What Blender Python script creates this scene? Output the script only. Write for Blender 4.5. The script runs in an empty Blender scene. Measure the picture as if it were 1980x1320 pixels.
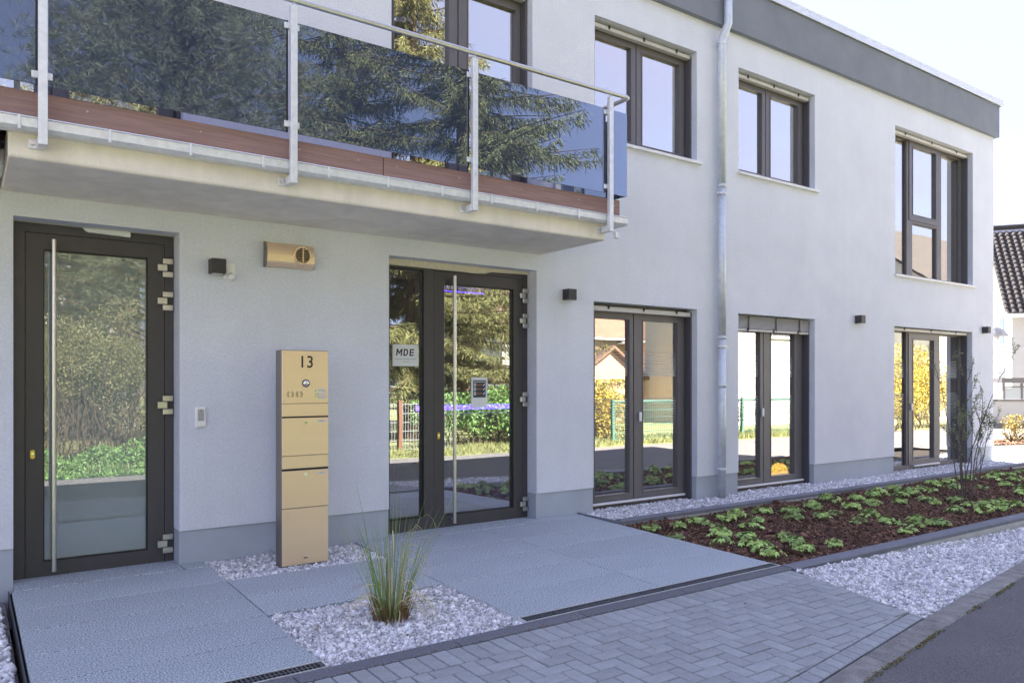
import bpy, bmesh, math, random
import numpy as np
from mathutils import Vector, Matrix, Euler

random.seed(7); RNG = np.random.default_rng(7)
SC = bpy.context.scene
COL = SC.collection
R = math.radians

# ------------------------------------------------------------------ camera, sky, sun, exposure
cam_d = bpy.data.cameras.new('camera'); cam = bpy.data.objects.new('camera', cam_d); COL.objects.link(cam)
cam.location = (0, -6.39, 1.42); cam.rotation_euler = (R(90), 0, R(-35.4))
cam_d.sensor_width = 36; cam_d.lens = 27.16; cam_d.shift_y = 0.0394
cam_d.clip_start = 0.05; cam_d.clip_end = 2000
SC.camera = cam
SUN_EL, SUN_AZ = R(44), R(11)            # sun behind the building, a little to the right
sd = Vector((math.sin(SUN_AZ)*math.cos(SUN_EL), math.cos(SUN_AZ)*math.cos(SUN_EL), math.sin(SUN_EL)))
world = bpy.data.worlds.new('World'); SC.world = world; world.use_nodes = True
nt = world.node_tree; N = nt.nodes; L = nt.links
bg = N['Background']; bg.inputs['Strength'].default_value = 0.08
sky = N.new('ShaderNodeTexSky'); sky.sky_type = 'NISHITA'; sky.sun_disc = False
sky.sun_elevation = SUN_EL; sky.sun_rotation = SUN_AZ
sky.air_density = 0.6; sky.dust_density = 0.3; sky.ozone_density = 1.0; sky.altitude = 100
tc = N.new('ShaderNodeTexCoord'); sx = N.new('ShaderNodeSeparateXYZ'); L.new(tc.outputs['Generated'], sx.inputs[0])
def wm(op, a, b=None):
    n = N.new('ShaderNodeMath'); n.operation = op
    for i, q in enumerate((a, b)):
        if q is None: continue
        if isinstance(q, (int, float)): n.inputs[i].default_value = q
        else: L.new(q, n.inputs[i])
    return n.outputs[0]
zz = wm('ADD', wm('MAXIMUM', sx.outputs['Z'], 0.0), 0.22)
cx = wm('DIVIDE', sx.outputs['X'], zz); cy = wm('DIVIDE', sx.outputs['Y'], zz)
cb = N.new('ShaderNodeCombineXYZ'); L.new(cx, cb.inputs[0]); L.new(wm('MULTIPLY', cy, 1.7), cb.inputs[1])
nz = N.new('ShaderNodeTexNoise'); nz.inputs['Scale'].default_value = 1.3; nz.inputs['Detail'].default_value = 7
nz.inputs['Roughness'].default_value = 0.55; nz.inputs['Distortion'].default_value = 0.5; L.new(cb.outputs[0], nz.inputs['Vector'])
rp = N.new('ShaderNodeValToRGB'); rp.color_ramp.elements[0].position = 0.36; rp.color_ramp.elements[1].position = 0.72
rp.color_ramp.elements[0].color = (.70, .70, .70, 1); rp.color_ramp.elements[1].color = (1, 1, 1, 1)
L.new(nz.outputs['Fac'], rp.inputs[0])
mx = N.new('ShaderNodeMixRGB'); L.new(rp.outputs[0], mx.inputs[0]); L.new(sky.outputs[0], mx.inputs[1])
mx.inputs[2].default_value = (1.34, 1.41, 2.16, 1)     # thin high cirrus, the same all round the sky
L.new(mx.outputs[0], bg.inputs['Color'])
sun_d = bpy.data.lights.new('sun', 'SUN'); sun_d.energy = 5.0; sun_d.angle = R(0.53); sun_d.color = (1, .93, .82)
sun = bpy.data.objects.new('sun', sun_d); COL.objects.link(sun); sun.location = (0, 30, 30)
sun.rotation_euler = (-sd).to_track_quat('-Z', 'Y').to_euler()
SC.view_settings.view_transform = 'Standard'; SC.view_settings.look = 'None'
SC.view_settings.gamma = 1; SC.view_settings.use_curve_mapping = False
SC.view_settings.exposure = 3.14
SC.render.engine = 'CYCLES'
SC.cycles.use_denoising = True
SC.cycles.max_bounces = 10; SC.cycles.transparent_max_bounces = 16; SC.cycles.glossy_bounces = 5
SC.cycles.caustics_reflective = False; SC.cycles.caustics_refractive = False
SC.cycles.sample_clamp_indirect = 6

# ------------------------------------------------------------------ materials
def mat(name, col, rough=.6, metal=0., var=0., vscale=6., bump=0., bscale=80., island=0., orand=0.,
        col2=None, speck=0., sscale=400., stretch=None, bdist=.002, spec=.5, streak=0.):
    m = bpy.data.materials.new(name); m.use_nodes = True
    t = m.node_tree; n = t.nodes; l = t.links; b = n['Principled BSDF']
    b.inputs['Roughness'].default_value = rough; b.inputs['Metallic'].default_value = metal
    b.inputs['Specular IOR Level'].default_value = spec
    co = n.new('ShaderNodeTexCoord').outputs['Object']
    if stretch:
        mp = n.new('ShaderNodeMapping'); mp.inputs['Scale'].default_value = stretch; l.new(co, mp.inputs[0]); co = mp.outputs[0]
    rgb = n.new('ShaderNodeRGB'); rgb.outputs[0].default_value = (*col, 1); c = rgb.outputs[0]
    def noise(sc, det=5, ro=.6):
        q = n.new('ShaderNodeTexNoise'); q.inputs['Scale'].default_value = sc; q.inputs['Detail'].default_value = det
        q.inputs['Roughness'].default_value = ro; l.new(co, q.inputs['Vector']); return q.outputs['Fac']
    def ramp(f, a, b_, p0=.3, p1=.7):
        q = n.new('ShaderNodeMapRange'); q.inputs[1].default_value = p0; q.inputs[2].default_value = p1
        q.inputs[3].default_value = a; q.inputs[4].default_value = b_; l.new(f, q.inputs[0]); return q.outputs[0]
    def mulc(c, f):
        q = n.new('ShaderNodeMixRGB'); q.blend_type = 'MULTIPLY'; q.inputs[0].default_value = 1
        l.new(c, q.inputs[1]); l.new(f, q.inputs[2]); return q.outputs[0]
    if col2:
        q = n.new('ShaderNodeMixRGB'); l.new(c, q.inputs[1]); q.inputs[2].default_value = (*col2, 1)
        if island: l.new(n.new('ShaderNodeNewGeometry').outputs['Random Per Island'], q.inputs[0])
        else: l.new(ramp(noise(vscale), 0, 1, .38, .62), q.inputs[0])
        c = q.outputs[0]
    if var: c = mulc(c, ramp(noise(vscale), 1-var, 1+var))
    if streak:
        mp2 = n.new('ShaderNodeMapping'); mp2.inputs['Scale'].default_value = (5, 5, .22); l.new(co, mp2.inputs[0])
        q = n.new('ShaderNodeTexNoise'); q.inputs['Scale'].default_value = 1.6; q.inputs['Detail'].default_value = 6; l.new(mp2.outputs[0], q.inputs['Vector'])
        c = mulc(c, ramp(q.outputs['Fac'], 1-streak, 1+streak*.4, .32, .6))
    if speck: c = mulc(c, ramp(noise(sscale, 2, .7), 1-speck, 1+speck, .33, .67))
    if island:
        w = n.new('ShaderNodeTexWhiteNoise'); w.noise_dimensions = '1D'
        l.new(n.new('ShaderNodeNewGeometry').outputs['Random Per Island'], w.inputs['W'])
        c = mulc(c, ramp(w.outputs['Value'], 1-island, 1+island, 0, 1))
    if orand: c = mulc(c, ramp(n.new('ShaderNodeObjectInfo').outputs['Random'], 1-orand, 1+orand, 0, 1))
    l.new(c, b.inputs['Base Color'])
    if bump:
        bp = n.new('ShaderNodeBump'); bp.inputs['Strength'].default_value = bump; bp.inputs['Distance'].default_value = bdist
        l.new(noise(bscale, 4, .65), bp.inputs['Height']); l.new(bp.outputs[0], b.inputs['Normal'])
    return m

def glass_mat(name, tint, f0, f90, wave=.0, film_haze=None, gcol=(.96,.98,1), ffac=.8):
    m = bpy.data.materials.new(name); m.use_nodes = True
    t = m.node_tree; n = t.nodes; l = t.links; n.clear()
    out = n.new('ShaderNodeOutputMaterial'); mix = n.new('ShaderNodeMixShader')
    tr = n.new('ShaderNodeBsdfTransparent'); tr.inputs[0].default_value = (*tint, 1)
    gl = n.new('ShaderNodeBsdfGlossy'); gl.inputs['Roughness'].default_value = 0.0; gl.inputs[0].default_value = (*gcol, 1)
    lw = n.new('ShaderNodeLayerWeight'); lw.inputs[0].default_value = .5
    mr = n.new('ShaderNodeMapRange'); mr.interpolation_type = 'SMOOTHSTEP'
    mr.inputs[3].default_value = f0; mr.inputs[4].default_value = f90
    l.new(lw.outputs['Facing'], mr.inputs[0]); l.new(mr.outputs[0], mix.inputs[0])
    if wave:
        co = n.new('ShaderNodeTexCoord'); q = n.new('ShaderNodeTexNoise'); q.inputs['Scale'].default_value = 1.6
        q.inputs['Detail'].default_value = 1; l.new(co.outputs['Object'], q.inputs['Vector'])
        bp = n.new('ShaderNodeBump'); bp.inputs['Strength'].default_value = wave; bp.inputs['Distance'].default_value = .01
        l.new(q.outputs['Fac'], bp.inputs['Height']); l.new(bp.outputs[0], gl.inputs['Normal'])
    l.new(gl.outputs[0], mix.inputs[2])
    if film_haze:  # diffuse layer: real film on frosted and etched glass, painted haze elsewhere
        df = n.new('ShaderNodeBsdfDiffuse'); df.inputs[0].default_value = (*film_haze, 1)
        m2 = n.new('ShaderNodeMixShader'); m2.inputs[0].default_value = ffac
        l.new(tr.outputs[0], m2.inputs[1]); l.new(df.outputs[0], m2.inputs[2]); l.new(m2.outputs[0], mix.inputs[1])
    else: l.new(tr.outputs[0], mix.inputs[1])
    l.new(mix.outputs[0], out.inputs[0]); return m

def emit_mat(name, col, s):
    m = bpy.data.materials.new(name); m.use_nodes = True; b = m.node_tree.nodes['Principled BSDF']
    b.inputs['Base Color'].default_value = (*col, 1); b.inputs['Emission Color'].default_value = (*col, 1)
    b.inputs['Emission Strength'].default_value = s; return m

MT = dict(
    render=mat('pale_render', (.765, .79, .865), .9, var=.05, vscale=1.4, streak=.012, bump=1.0, bscale=95, bdist=.006, speck=.055, sscale=52),
    plinth=mat('plinth_paint', (.43, .47, .53), .85, var=.07, vscale=2.5, bump=.3, bscale=120),
    band=mat('parapet_render', (.215, .235, .275), .85, var=.10, vscale=2.2, bump=.4, bscale=110),
    frame=mat('grey_brown_frame', (.150, .140, .148), .42, var=.05, vscale=3),
    doorframe=mat('anthracite_door', (.068, .062, .067), .38, var=.05, vscale=3),
    rail=mat('guide_rail_grey', (.10, .095, .105), .45),
    blind=mat('blind_aluminium', (.66, .64, .62), .45, var=.05, vscale=8, orand=.05),
    sill=mat('sill_aluminium', (.82, .82, .83), .4, var=.03),
    steel=mat('brushed_steel', (.62, .61, .58), .32, 1., var=.06, vscale=30, stretch=(1, 1, .05)),
    galv=mat('galvanised_steel', (.80, .82, .85), .45, .45, var=.09, vscale=22, bump=.08, bscale=40),
    zinc=mat('zinc_pipe', (.66, .71, .76), .5, .4, var=.10, vscale=14),
    cap=mat('aluminium_cap', (.74, .76, .79), .38, .35, var=.05, vscale=3),
    concrete=mat('pale_concrete', (.88, .82, .73), .85, streak=.06, var=.10, vscale=2.6, bump=.25, bscale=45, speck=.04, sscale=90),
    soffit=mat('concrete', (.80, .77, .74), .85, var=.07, vscale=2, bump=.2, bscale=45),
    deck=mat('red_brown_composite', (.33, .205, .195), .7, var=.22, vscale=26, stretch=(.10, 1, 2.4), bump=.35, bscale=60),
    white=mat('white_plastic', (.90, .90, .89), .4), dark=mat('dark_lamp', (.045, .043, .043), .5, var=.05),
    black=mat('black_plastic', (.012, .012, .013), .5), cast=mat('cast_iron', (.07, .078, .09), .5, var=.2, vscale=30),
    brass=mat('champagne_steel', (.97, .74, .52), .40, .78, var=.015, vscale=22, stretch=(.04, 1, 1)),
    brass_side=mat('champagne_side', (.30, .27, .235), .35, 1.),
    gold=mat('brass_lock', (.62, .44, .12), .3, 1.), chrome=mat('chrome', (.8, .8, .8), .12, 1.),
    letter=mat('black_lettering', (.028, .022, .018), .6), paper=mat('paper', (.78, .80, .78), .6),
    greytext=mat('small_grey_print', (.33, .34, .35), .6), printdark=mat('dark_print', (.035, .055, .065), .6),
    orange_print=mat('orange_print', (.60, .16, .04), .6),
    granite=mat('grey_granite', (.405, .45, .49), .75, var=.05, vscale=1.7, speck=.75, sscale=112, bump=.2, bscale=160, orand=.05),
    darkgranite=mat('dark_granite', (.145, .15, .172), .75, speck=.5, sscale=110, var=.08, vscale=3, bump=.3, bscale=220, orand=.06),
    paver=mat('concrete_paver', (.335, .355, .37), .8, var=.10, vscale=9, speck=.22, sscale=120, bump=.35, bscale=300, orand=.10),
    joint=mat('joint_sand', (.010, .009, .008), .95, var=.3, vscale=30),
    edge_top=mat('edging_concrete', (.52, .52, .51), .85, var=.12, vscale=5, bump=.3, bscale=120, speck=.08, sscale=150, orand=.05),
    edge_dark=mat('edging_capping', (.19, .20, .235), .8, var=.1, vscale=7, speck=.12, sscale=200, orand=.07),
    kerb=mat('road_kerb_concrete', (.24, .235, .225), .9, var=.3, vscale=9, bump=.6, bscale=90, speck=.3, sscale=130, orand=.08),
    asphalt=mat('asphalt', (.135, .128, .135), .85, var=.12, vscale=1.6, speck=.42, sscale=110, bump=.8, bscale=130, bdist=.004),
    gravel=mat('white_grey_chippings', (.88, .87, .87), .75, island=.42, col2=(.50, .51, .55), var=.15, vscale=60),
    gravelbase=mat('gravel_underlay', (.20, .20, .21), .95, speck=.6, sscale=60),
    mulch=mat('bark_mulch', (.095, .050, .036), .9, island=.75, col2=(.22, .12, .078), var=.3, vscale=70),
    mulchbase=mat('mulch_soil', (.016, .010, .008), .95, speck=.5, sscale=60),
    leaf=mat('leafy_green', (.35, .54, .18), .5, orand=.24, island=.34, col2=(.45, .58, .17)),
    blade=mat('grass_green', (.22, .40, .085), .55, island=.3, col2=(.30, .37, .13)),
    straw=mat('dry_straw', (.62, .52, .33), .7, island=.3), thatch=mat('brown_thatch', (.22, .115, .06), .8, island=.5),
    twig=mat('twig_bark', (.17, .14, .125), .85, island=.2), bud=mat('young_leaf', (.25, .28, .13), .6, island=.25),
    deadleaf=mat('dead_leaf', (.20, .085, .03), .8, island=.5), moss=mat('moss', (.10, .12, .02), .95, island=.5, col2=(.22, .17, .06)),
    grass=mat('verge_grass', (.19, .205, .085), .9, var=.3, vscale=2.2, island=.3), lawn=mat('lawn', (.26, .215, .15), .95, var=.3, vscale=1.2, speck=.3, sscale=40),
    needle=mat('spruce_needles', (.085, .10, .035), .7, island=.4, col2=(.15, .14, .045)),
    pine=mat('pine_needles', (.10, .12, .075), .7, island=.4, col2=(.165, .165, .10)),
    hedge=mat('hedge_leaves', (.12, .14, .055), .6, island=.4, col2=(.20, .175, .08)),
    ivy=mat('ground_ivy', (.11, .21, .055), .6, island=.35), bark=mat('tree_bark', (.11, .075, .052), .9, var=.3, vscale=9, bump=.8, bscale=30, bdist=.02),
    yellow=mat('forsythia_bloom', (.40, .29, .03), .6, island=.35, col2=(.35, .30, .07)),
    housewhite=mat('white_house_render', (.50, .495, .48), .85, var=.02), housecream=mat('cream_house_render', (.62, .50, .36), .85, var=.04),
    housepeach=mat('peach_house_render', (.58, .33, .22), .85, var=.04),
    tile=mat('dark_roof_tile', (.055, .050, .050), .95, var=.12, vscale=3, spec=.15), redtile=mat('brown_roof_tile', (.14, .085, .06), .7, var=.2, vscale=4),
    pane=mat('dark_far_pane', (.05, .06, .07), .08), gatemesh=mat('green_fence_paint', (.06, .15, .12), .6),
    rust=mat('brown_post', (.16, .07, .045), .7), yard=mat('pale_yard_paving', (.21, .20, .185), .9, var=.05, speck=.06, sscale=50),
    interior=mat('room_wall', (.62, .62, .60), .9), roomfloor=mat('room_floor', (.30, .31, .31), .5), matting=mat('entrance_mat', (.015, .016, .02), .95),
    orange=mat('orange_upholstery', (.80, .30, .03), .7), redseat=mat('red_upholstery', (.28, .03, .03), .8),
    membrane=mat('dark_membrane', (.02, .018, .018), .9), reveal_foam=mat('raw_foam_strip', (.66, .60, .47), .9, var=.12, vscale=40),
    wood=mat('counter_wood', (.25, .17, .10), .6),
)
MT['lit_orange'] = emit_mat('lit_orange_shade', (1.0, .50, .09), 1.7)
MT['hood'] = mat('grey_hood', (.42, .43, .45), .5)
MT['fencegrey'] = mat('fence_grey', (.22, .23, .24), .6)
MT['led'] = emit_mat('blue_led', (.10, .04, 1.0), 2.2)
MT['lampglow'] = mat('lamp_opal', (.82, .82, .80), .35)
MT['glass'] = glass_mat('insulating_glass', (.62, .68, .66), .46, .95, .06, film_haze=(.60,.60,.58), ffac=.10, gcol=(1,.97,.91))  # whitish haze over the reflections is painted into the pane colour
MT['doorglass'] = glass_mat('door_glass', (.72, .74, .68), .34, .95, .05, film_haze=(.62,.54,.42), ffac=.10)  # warm milky haze put into the glass colour
MT['frosted'] = glass_mat('frosted_glass', (.3, .35, .33), .22, .9, .02, film_haze=(.32, .375, .34))
MT['smoked'] = glass_mat('smoked_glass', (.045, .055, .085), .135, .9, .02, gcol=(.76,.86,1.0), film_haze=(.075,.10,.155), ffac=.6)  # bluish diffuse share is painted haze that lifts the dark reflections
MT['filmstripe'] = glass_mat('etched_film', (.9, .92, .92), .2, .4, film_haze=(.75, .78, .78), ffac=.5)
MT['blueglass'] = mat('frosted_far_pane', (.30, .33, .36), .3)

# ------------------------------------------------------------------ helpers
def wloc(o):
    v = Vector((0, 0, 0))
    while o: v += o.location; o = o.parent
    return v
def put(o, parent=None):
    COL.objects.link(o)
    if parent is not None: o.parent = parent
    return o
def tag(o, label=None, cat=None, group=None, kind=None):
    if label: o['label'] = label
    if cat: o['category'] = cat
    if group: o['group'] = group
    if kind: o['kind'] = kind
    return o
def thing(name, loc, label, cat, group=None):
    o = bpy.data.objects.new(name, None); o.location = loc; o.empty_display_size = .1
    put(o); return tag(o, label, cat, group)

class MB:
    def __init__(s): s.v = []; s.f = []
    def add(s, v, f):
        k = len(s.v); s.v += [tuple(p) for p in v]; s.f += [tuple(i+k for i in q) for q in f]; return s
    def box(s, x0, x1, y0, y1, z0, z1):
        return s.add([(x0,y0,z0),(x1,y0,z0),(x1,y1,z0),(x0,y1,z0),(x0,y0,z1),(x1,y0,z1),(x1,y1,z1),(x0,y1,z1)],
                     [(0,3,2,1),(4,5,6,7),(0,1,5,4),(1,2,6,5),(2,3,7,6),(3,0,4,7)])
    def prism(s, poly, h0, h1, ax='xy'):
        n = len(poly); P = {'xy': lambda a,b,h:(a,b,h), 'xz': lambda a,b,h:(a,h,b), 'yz': lambda a,b,h:(h,a,b)}[ax]
        return s.add([P(a,b,h0) for a,b in poly]+[P(a,b,h1) for a,b in poly],
                     [tuple(range(n))[::-1], tuple(range(n,2*n))]+[(i,(i+1)%n,n+(i+1)%n,n+i) for i in range(n)])
    def plate(s, u0, u1, v0, v1, d0, d1, holes=(), ax='xz'):
        us = sorted({u0,u1,*[a for h in holes for a in h[:2] if u0<a<u1]}); vs = sorted({v0,v1,*[a for h in holes for a in h[2:] if v0<a<v1]})
        nu, nv = len(us)-1, len(vs)-1
        P = (lambda a,b,h:(a,h,b)) if ax=='xz' else (lambda a,b,h:(a,b,h))
        fill = [[not any(h[0]<=(us[i]+us[i+1])/2<=h[1] and h[2]<=(vs[j]+vs[j+1])/2<=h[3] for h in holes) for j in range(nv)] for i in range(nu)]
        idx = {}
        def vid(i,j,k):
            if (i,j,k) not in idx: idx[i,j,k] = len(s.v); s.v.append(P(us[i],vs[j],(d0,d1)[k]))
            return idx[i,j,k]
        F = lambda i,j: 0<=i<nu and 0<=j<nv and fill[i][j]
        for i in range(nu):
            for j in range(nv):
                if not fill[i][j]: continue
                s.f.append((vid(i,j,0),vid(i+1,j,0),vid(i+1,j+1,0),vid(i,j+1,0)))
                s.f.append((vid(i,j,1),vid(i,j+1,1),vid(i+1,j+1,1),vid(i+1,j,1)))
                if not F(i-1,j): s.f.append((vid(i,j,0),vid(i,j+1,0),vid(i,j+1,1),vid(i,j,1)))
                if not F(i+1,j): s.f.append((vid(i+1,j,0),vid(i+1,j,1),vid(i+1,j+1,1),vid(i+1,j+1,0)))
                if not F(i,j-1): s.f.append((vid(i,j,0),vid(i,j,1),vid(i+1,j,1),vid(i+1,j,0)))
                if not F(i,j+1): s.f.append((vid(i,j+1,0),vid(i+1,j+1,0),vid(i+1,j+1,1),vid(i,j+1,1)))
        return s
    def tube(s, pts, r, n=10, cap=True):
        pts = [Vector(p) for p in pts]; rs = r if isinstance(r,(list,tuple)) else [r]*len(pts); rings = []
        ref = None
        for i,p in enumerate(pts):
            t = ((pts[min(i+1,len(pts)-1)]-pts[max(i-1,0)])).normalized()
            if ref is None: ref = t.orthogonal().normalized()
            ref = (ref - t*ref.dot(t)).normalized(); b = t.cross(ref)
            rings.append([p+(ref*math.cos(2*math.pi*k/n)+b*math.sin(2*math.pi*k/n))*rs[i] for k in range(n)])
        v = [q for rg in rings for q in rg]; f = []
        for i in range(len(pts)-1):
            for k in range(n): f.append((i*n+k,i*n+(k+1)%n,(i+1)*n+(k+1)%n,(i+1)*n+k))
        if cap: f += [tuple(range(n))[::-1], tuple(range((len(pts)-1)*n,len(pts)*n))]
        return s.add(v,f)
    def cyl(s, p0, p1, r, n=16): return s.tube([p0,p1], r, n)
    def ball(s, c, r, n=12, m=8, sc=(1,1,1)):
        v=[]; f=[]
        for i in range(m+1):
            a=math.pi*i/m
            for k in range(n): v.append((c[0]+r*sc[0]*math.sin(a)*math.cos(2*math.pi*k/n),c[1]+r*sc[1]*math.sin(a)*math.sin(2*math.pi*k/n),c[2]+r*sc[2]*math.cos(a)))
        for i in range(m):
            for k in range(n): f.append((i*n+k,(i+1)*n+k,(i+1)*n+(k+1)%n,i*n+(k+1)%n))
        return s.add(v,f)
    def mesh(s, name, m, bevel=0, smooth=False, recalc=True, off=(0,0,0)):
        me = bpy.data.meshes.new(name); ov = Vector(off)
        me.from_pydata([tuple(Vector(p)-ov) for p in s.v], [], s.f)
        if recalc or bevel:
            bm = bmesh.new(); bm.from_mesh(me); bmesh.ops.remove_doubles(bm, verts=bm.verts, dist=1e-6)
            bmesh.ops.recalc_face_normals(bm, faces=bm.faces)
            if bevel:
                ed = [e for e in bm.edges if len(e.link_faces)==2 and e.calc_face_angle(0)>.5]
                bmesh.ops.bevel(bm, geom=ed, offset=bevel, segments=1, affect='EDGES', clamp_overlap=True)
            bm.to_mesh(me); bm.free()
        me.materials.append(m)
        if smooth: me.polygons.foreach_set('use_smooth', [True]*len(me.polygons)); me.update()
        return me
    def build(s, name, m, parent=None, origin=None, **k):
        off = wloc(parent) if parent else Vector(origin or (0,0,0))
        o = bpy.data.objects.new(name, s.mesh(name, m, off=off, **k))
        if not parent: o.location = off
        return put(o, parent)

def multi(name, mbs, m, parent, **k):
    return [b.build(name, m, parent, **k) for b in mbs]
def np_mesh(name, V, Fc, m, parent=None, smooth=False, kind=None, origin=None):
    V = np.asarray(V, np.float32).reshape(-1,3); Fc = np.asarray(Fc, np.int32); k = Fc.shape[1]
    if parent is not None: V = V-np.array(wloc(parent), np.float32)
    elif origin is not None: V = V-np.array(origin, np.float32)
    me = bpy.data.meshes.new(name)
    me.vertices.add(len(V)); me.vertices.foreach_set('co', V.ravel())
    me.loops.add(Fc.size); me.loops.foreach_set('vertex_index', Fc.ravel())
    me.polygons.add(len(Fc)); me.polygons.foreach_set('loop_start', np.arange(0,Fc.size,k,dtype=np.int32))
    try: me.polygons.foreach_set('loop_total', np.full(len(Fc),k,np.int32))
    except Exception: pass
    if smooth: me.polygons.foreach_set('use_smooth', np.ones(len(Fc),bool))
    me.update(calc_edges=True); me.validate(); me.materials.append(m)
    o = bpy.data.objects.new(name, me)
    if parent is None and origin is not None: o.location = origin
    put(o, parent)
    if kind: o['kind'] = kind
    return o

def copy_tree(o, parent=None, loc=None):
    c = o.copy(); COL.objects.link(c)
    if parent is not None: c.parent = parent
    if loc is not None: c.location = loc
    for ch in o.children: copy_tree(ch, c)
    return c

def gz(x, y):
    x = np.asarray(x, float); y = np.asarray(y, float)
    z = np.where(y<0, .025*np.maximum(y,-8), 0.)
    t = np.clip((-2.66-y)/.15,0,1)
    t = t*np.clip((y+7.5)/2.5,0,1)
    return z - .014*np.clip(x-5.3,0,9)*t
def gzf(x,y): return float(gz(x,y))

def text_mesh(body, size, extrude, offset=0, shear=0, spacing=1):
    c = bpy.data.curves.new('lettering','FONT'); c.body = body; c.size = size; c.extrude = extrude; c.offset = offset
    c.shear = shear; c.align_x = 'CENTER'; c.align_y = 'CENTER'; c.space_character = spacing
    o = bpy.data.objects.new('lettering', c); COL.objects.link(o)
    dg = bpy.context.evaluated_depsgraph_get(); me = bpy.data.meshes.new_from_object(o.evaluated_get(dg))
    bpy.data.objects.remove(o); bpy.data.curves.remove(c); return me
def lettering(name, body, loc, size, m, parent, extrude=.0006, xs=1, **k):
    me = text_mesh(body, size, extrude, **k); me.transform(Matrix.Diagonal((xs,1,1,1))); me.transform(Matrix.Rotation(R(90),4,'X'))
    me.materials.clear(); me.materials.append(m)
    o = bpy.data.objects.new(name, me); put(o, parent); o.location = Vector(loc)-wloc(parent); return o

def ico():
    bm = bmesh.new(); bmesh.ops.create_icosphere(bm, subdivisions=1, radius=1)
    v = np.array([p.co[:] for p in bm.verts]); f = np.array([[q.index for q in p.verts] for p in bm.faces]); bm.free(); return v,f
ICO_V, ICO_F = ico()
CUBE_V = np.array([(x,y,z) for z in(-1,1) for y in(-1,1) for x in(-1,1)], float)
CUBE_F = np.array([(0,2,3,1),(4,5,7,6),(0,1,5,4),(2,6,7,3),(0,4,6,2),(1,3,7,5)])
def rotmats(n, upright=None):
    q = RNG.normal(size=(n,4)); q /= np.linalg.norm(q,axis=1,keepdims=True); w,x,y,z = q.T
    return np.stack([np.stack([1-2*(y*y+z*z),2*(x*y-z*w),2*(x*z+y*w)],1),np.stack([2*(x*y+z*w),1-2*(x*x+z*z),2*(y*z-x*w)],1),
                     np.stack([2*(x*z-y*w),2*(y*z+x*w),1-2*(x*x+y*y)],1)],1)
def yawpitch(n, tilt):
    a = RNG.uniform(0,2*np.pi,n); b = RNG.normal(0,tilt,n); c = RNG.normal(0,tilt,n); o=np.zeros(n); i=np.ones(n)
    Rz = np.stack([np.stack([np.cos(a),-np.sin(a),o],1),np.stack([np.sin(a),np.cos(a),o],1),np.stack([o,o,i],1)],1)
    Ry = np.stack([np.stack([np.cos(b),o,np.sin(b)],1),np.stack([o,i,o],1),np.stack([-np.sin(b),o,np.cos(b)],1)],1)
    Rx = np.stack([np.stack([i,o,o],1),np.stack([o,np.cos(c),-np.sin(c)],1),np.stack([o,np.sin(c),np.cos(c)],1)],1)
    return Rz@Ry@Rx
def scatter(name, P, S, shapes, faces, m, tilt=None, parent=None, **k):
    n = len(P); Rm = rotmats(n) if tilt is None else yawpitch(n,tilt)
    sh = shapes[RNG.integers(0,len(shapes),n)]
    V = np.einsum('nij,nkj->nki', Rm, sh*S[:,None,:])+P[:,None,:]
    K = shapes.shape[1]; Fc = (faces[None]+(np.arange(n)*K)[:,None,None]).reshape(-1,faces.shape[1])
    return np_mesh(name, V, Fc, m, parent, **k)
STONES = np.stack([ICO_V*RNG.uniform(.62,1.35,(12,1))*RNG.uniform(.8,1.2,(12,3))*RNG.uniform(.6,1.35,(1,3)) for _ in range(22)])
CHIPS = np.stack([CUBE_V*RNG.uniform(.55,1.3,(8,3)) for _ in range(14)])

def in_poly(px, py, poly):
    r = np.zeros(len(px),bool); j = len(poly)-1
    for i in range(len(poly)):
        xi,yi = poly[i]; xj,yj = poly[j]
        c = ((yi>py)!=(yj>py))&(px<(xj-xi)*(py-yi)/(yj-yi+1e-12)+xi); r ^= c; j = i
    return r
def fill(poly, d, jit=.5):
    xs=[p[0] for p in poly]; ys=[p[1] for p in poly]
    gx,gy = np.meshgrid(np.arange(min(xs),max(xs),d),np.arange(min(ys),max(ys),d)); gx=gx.ravel(); gy=gy.ravel()
    gx = gx+RNG.uniform(-jit,jit,gx.size)*d; gy = gy+RNG.uniform(-jit,jit,gy.size)*d
    k = in_poly(gx,gy,poly); return gx[k],gy[k]
def sheet(name, poly, dz, m, kind='structure', step=None, zf=gz, parent=None):
    """a ground sheet that follows the slope, cut to a polygon"""
    bm = bmesh.new(); vs = [bm.verts.new((p[0],p[1],0)) for p in poly]; bm.faces.new(vs)
    if step:
        xs=[p[0] for p in poly]; ys=[p[1] for p in poly]
        for ax,(a,b) in enumerate(((min(xs),max(xs)),(min(ys),max(ys)))):
            c=a+step
            while c<b-1e-4:
                bmesh.ops.bisect_plane(bm, geom=bm.verts[:]+bm.edges[:]+bm.faces[:], plane_co=(c,0,0) if ax==0 else (0,c,0), plane_no=(1,0,0) if ax==0 else (0,1,0)); c+=step
    for v in bm.verts: v.co.z = float(zf(v.co.x,v.co.y))+dz
    bmesh.ops.recalc_face_normals(bm, faces=bm.faces)
    if bm.faces and sum(f.normal.z for f in bm.faces)<0: bmesh.ops.reverse_faces(bm, faces=bm.faces)
    me = bpy.data.meshes.new(name); bm.to_mesh(me); bm.free(); me.materials.append(m)
    o = put(bpy.data.objects.new(name, me), parent)
    if kind: o['kind']=kind
    return o
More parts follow.
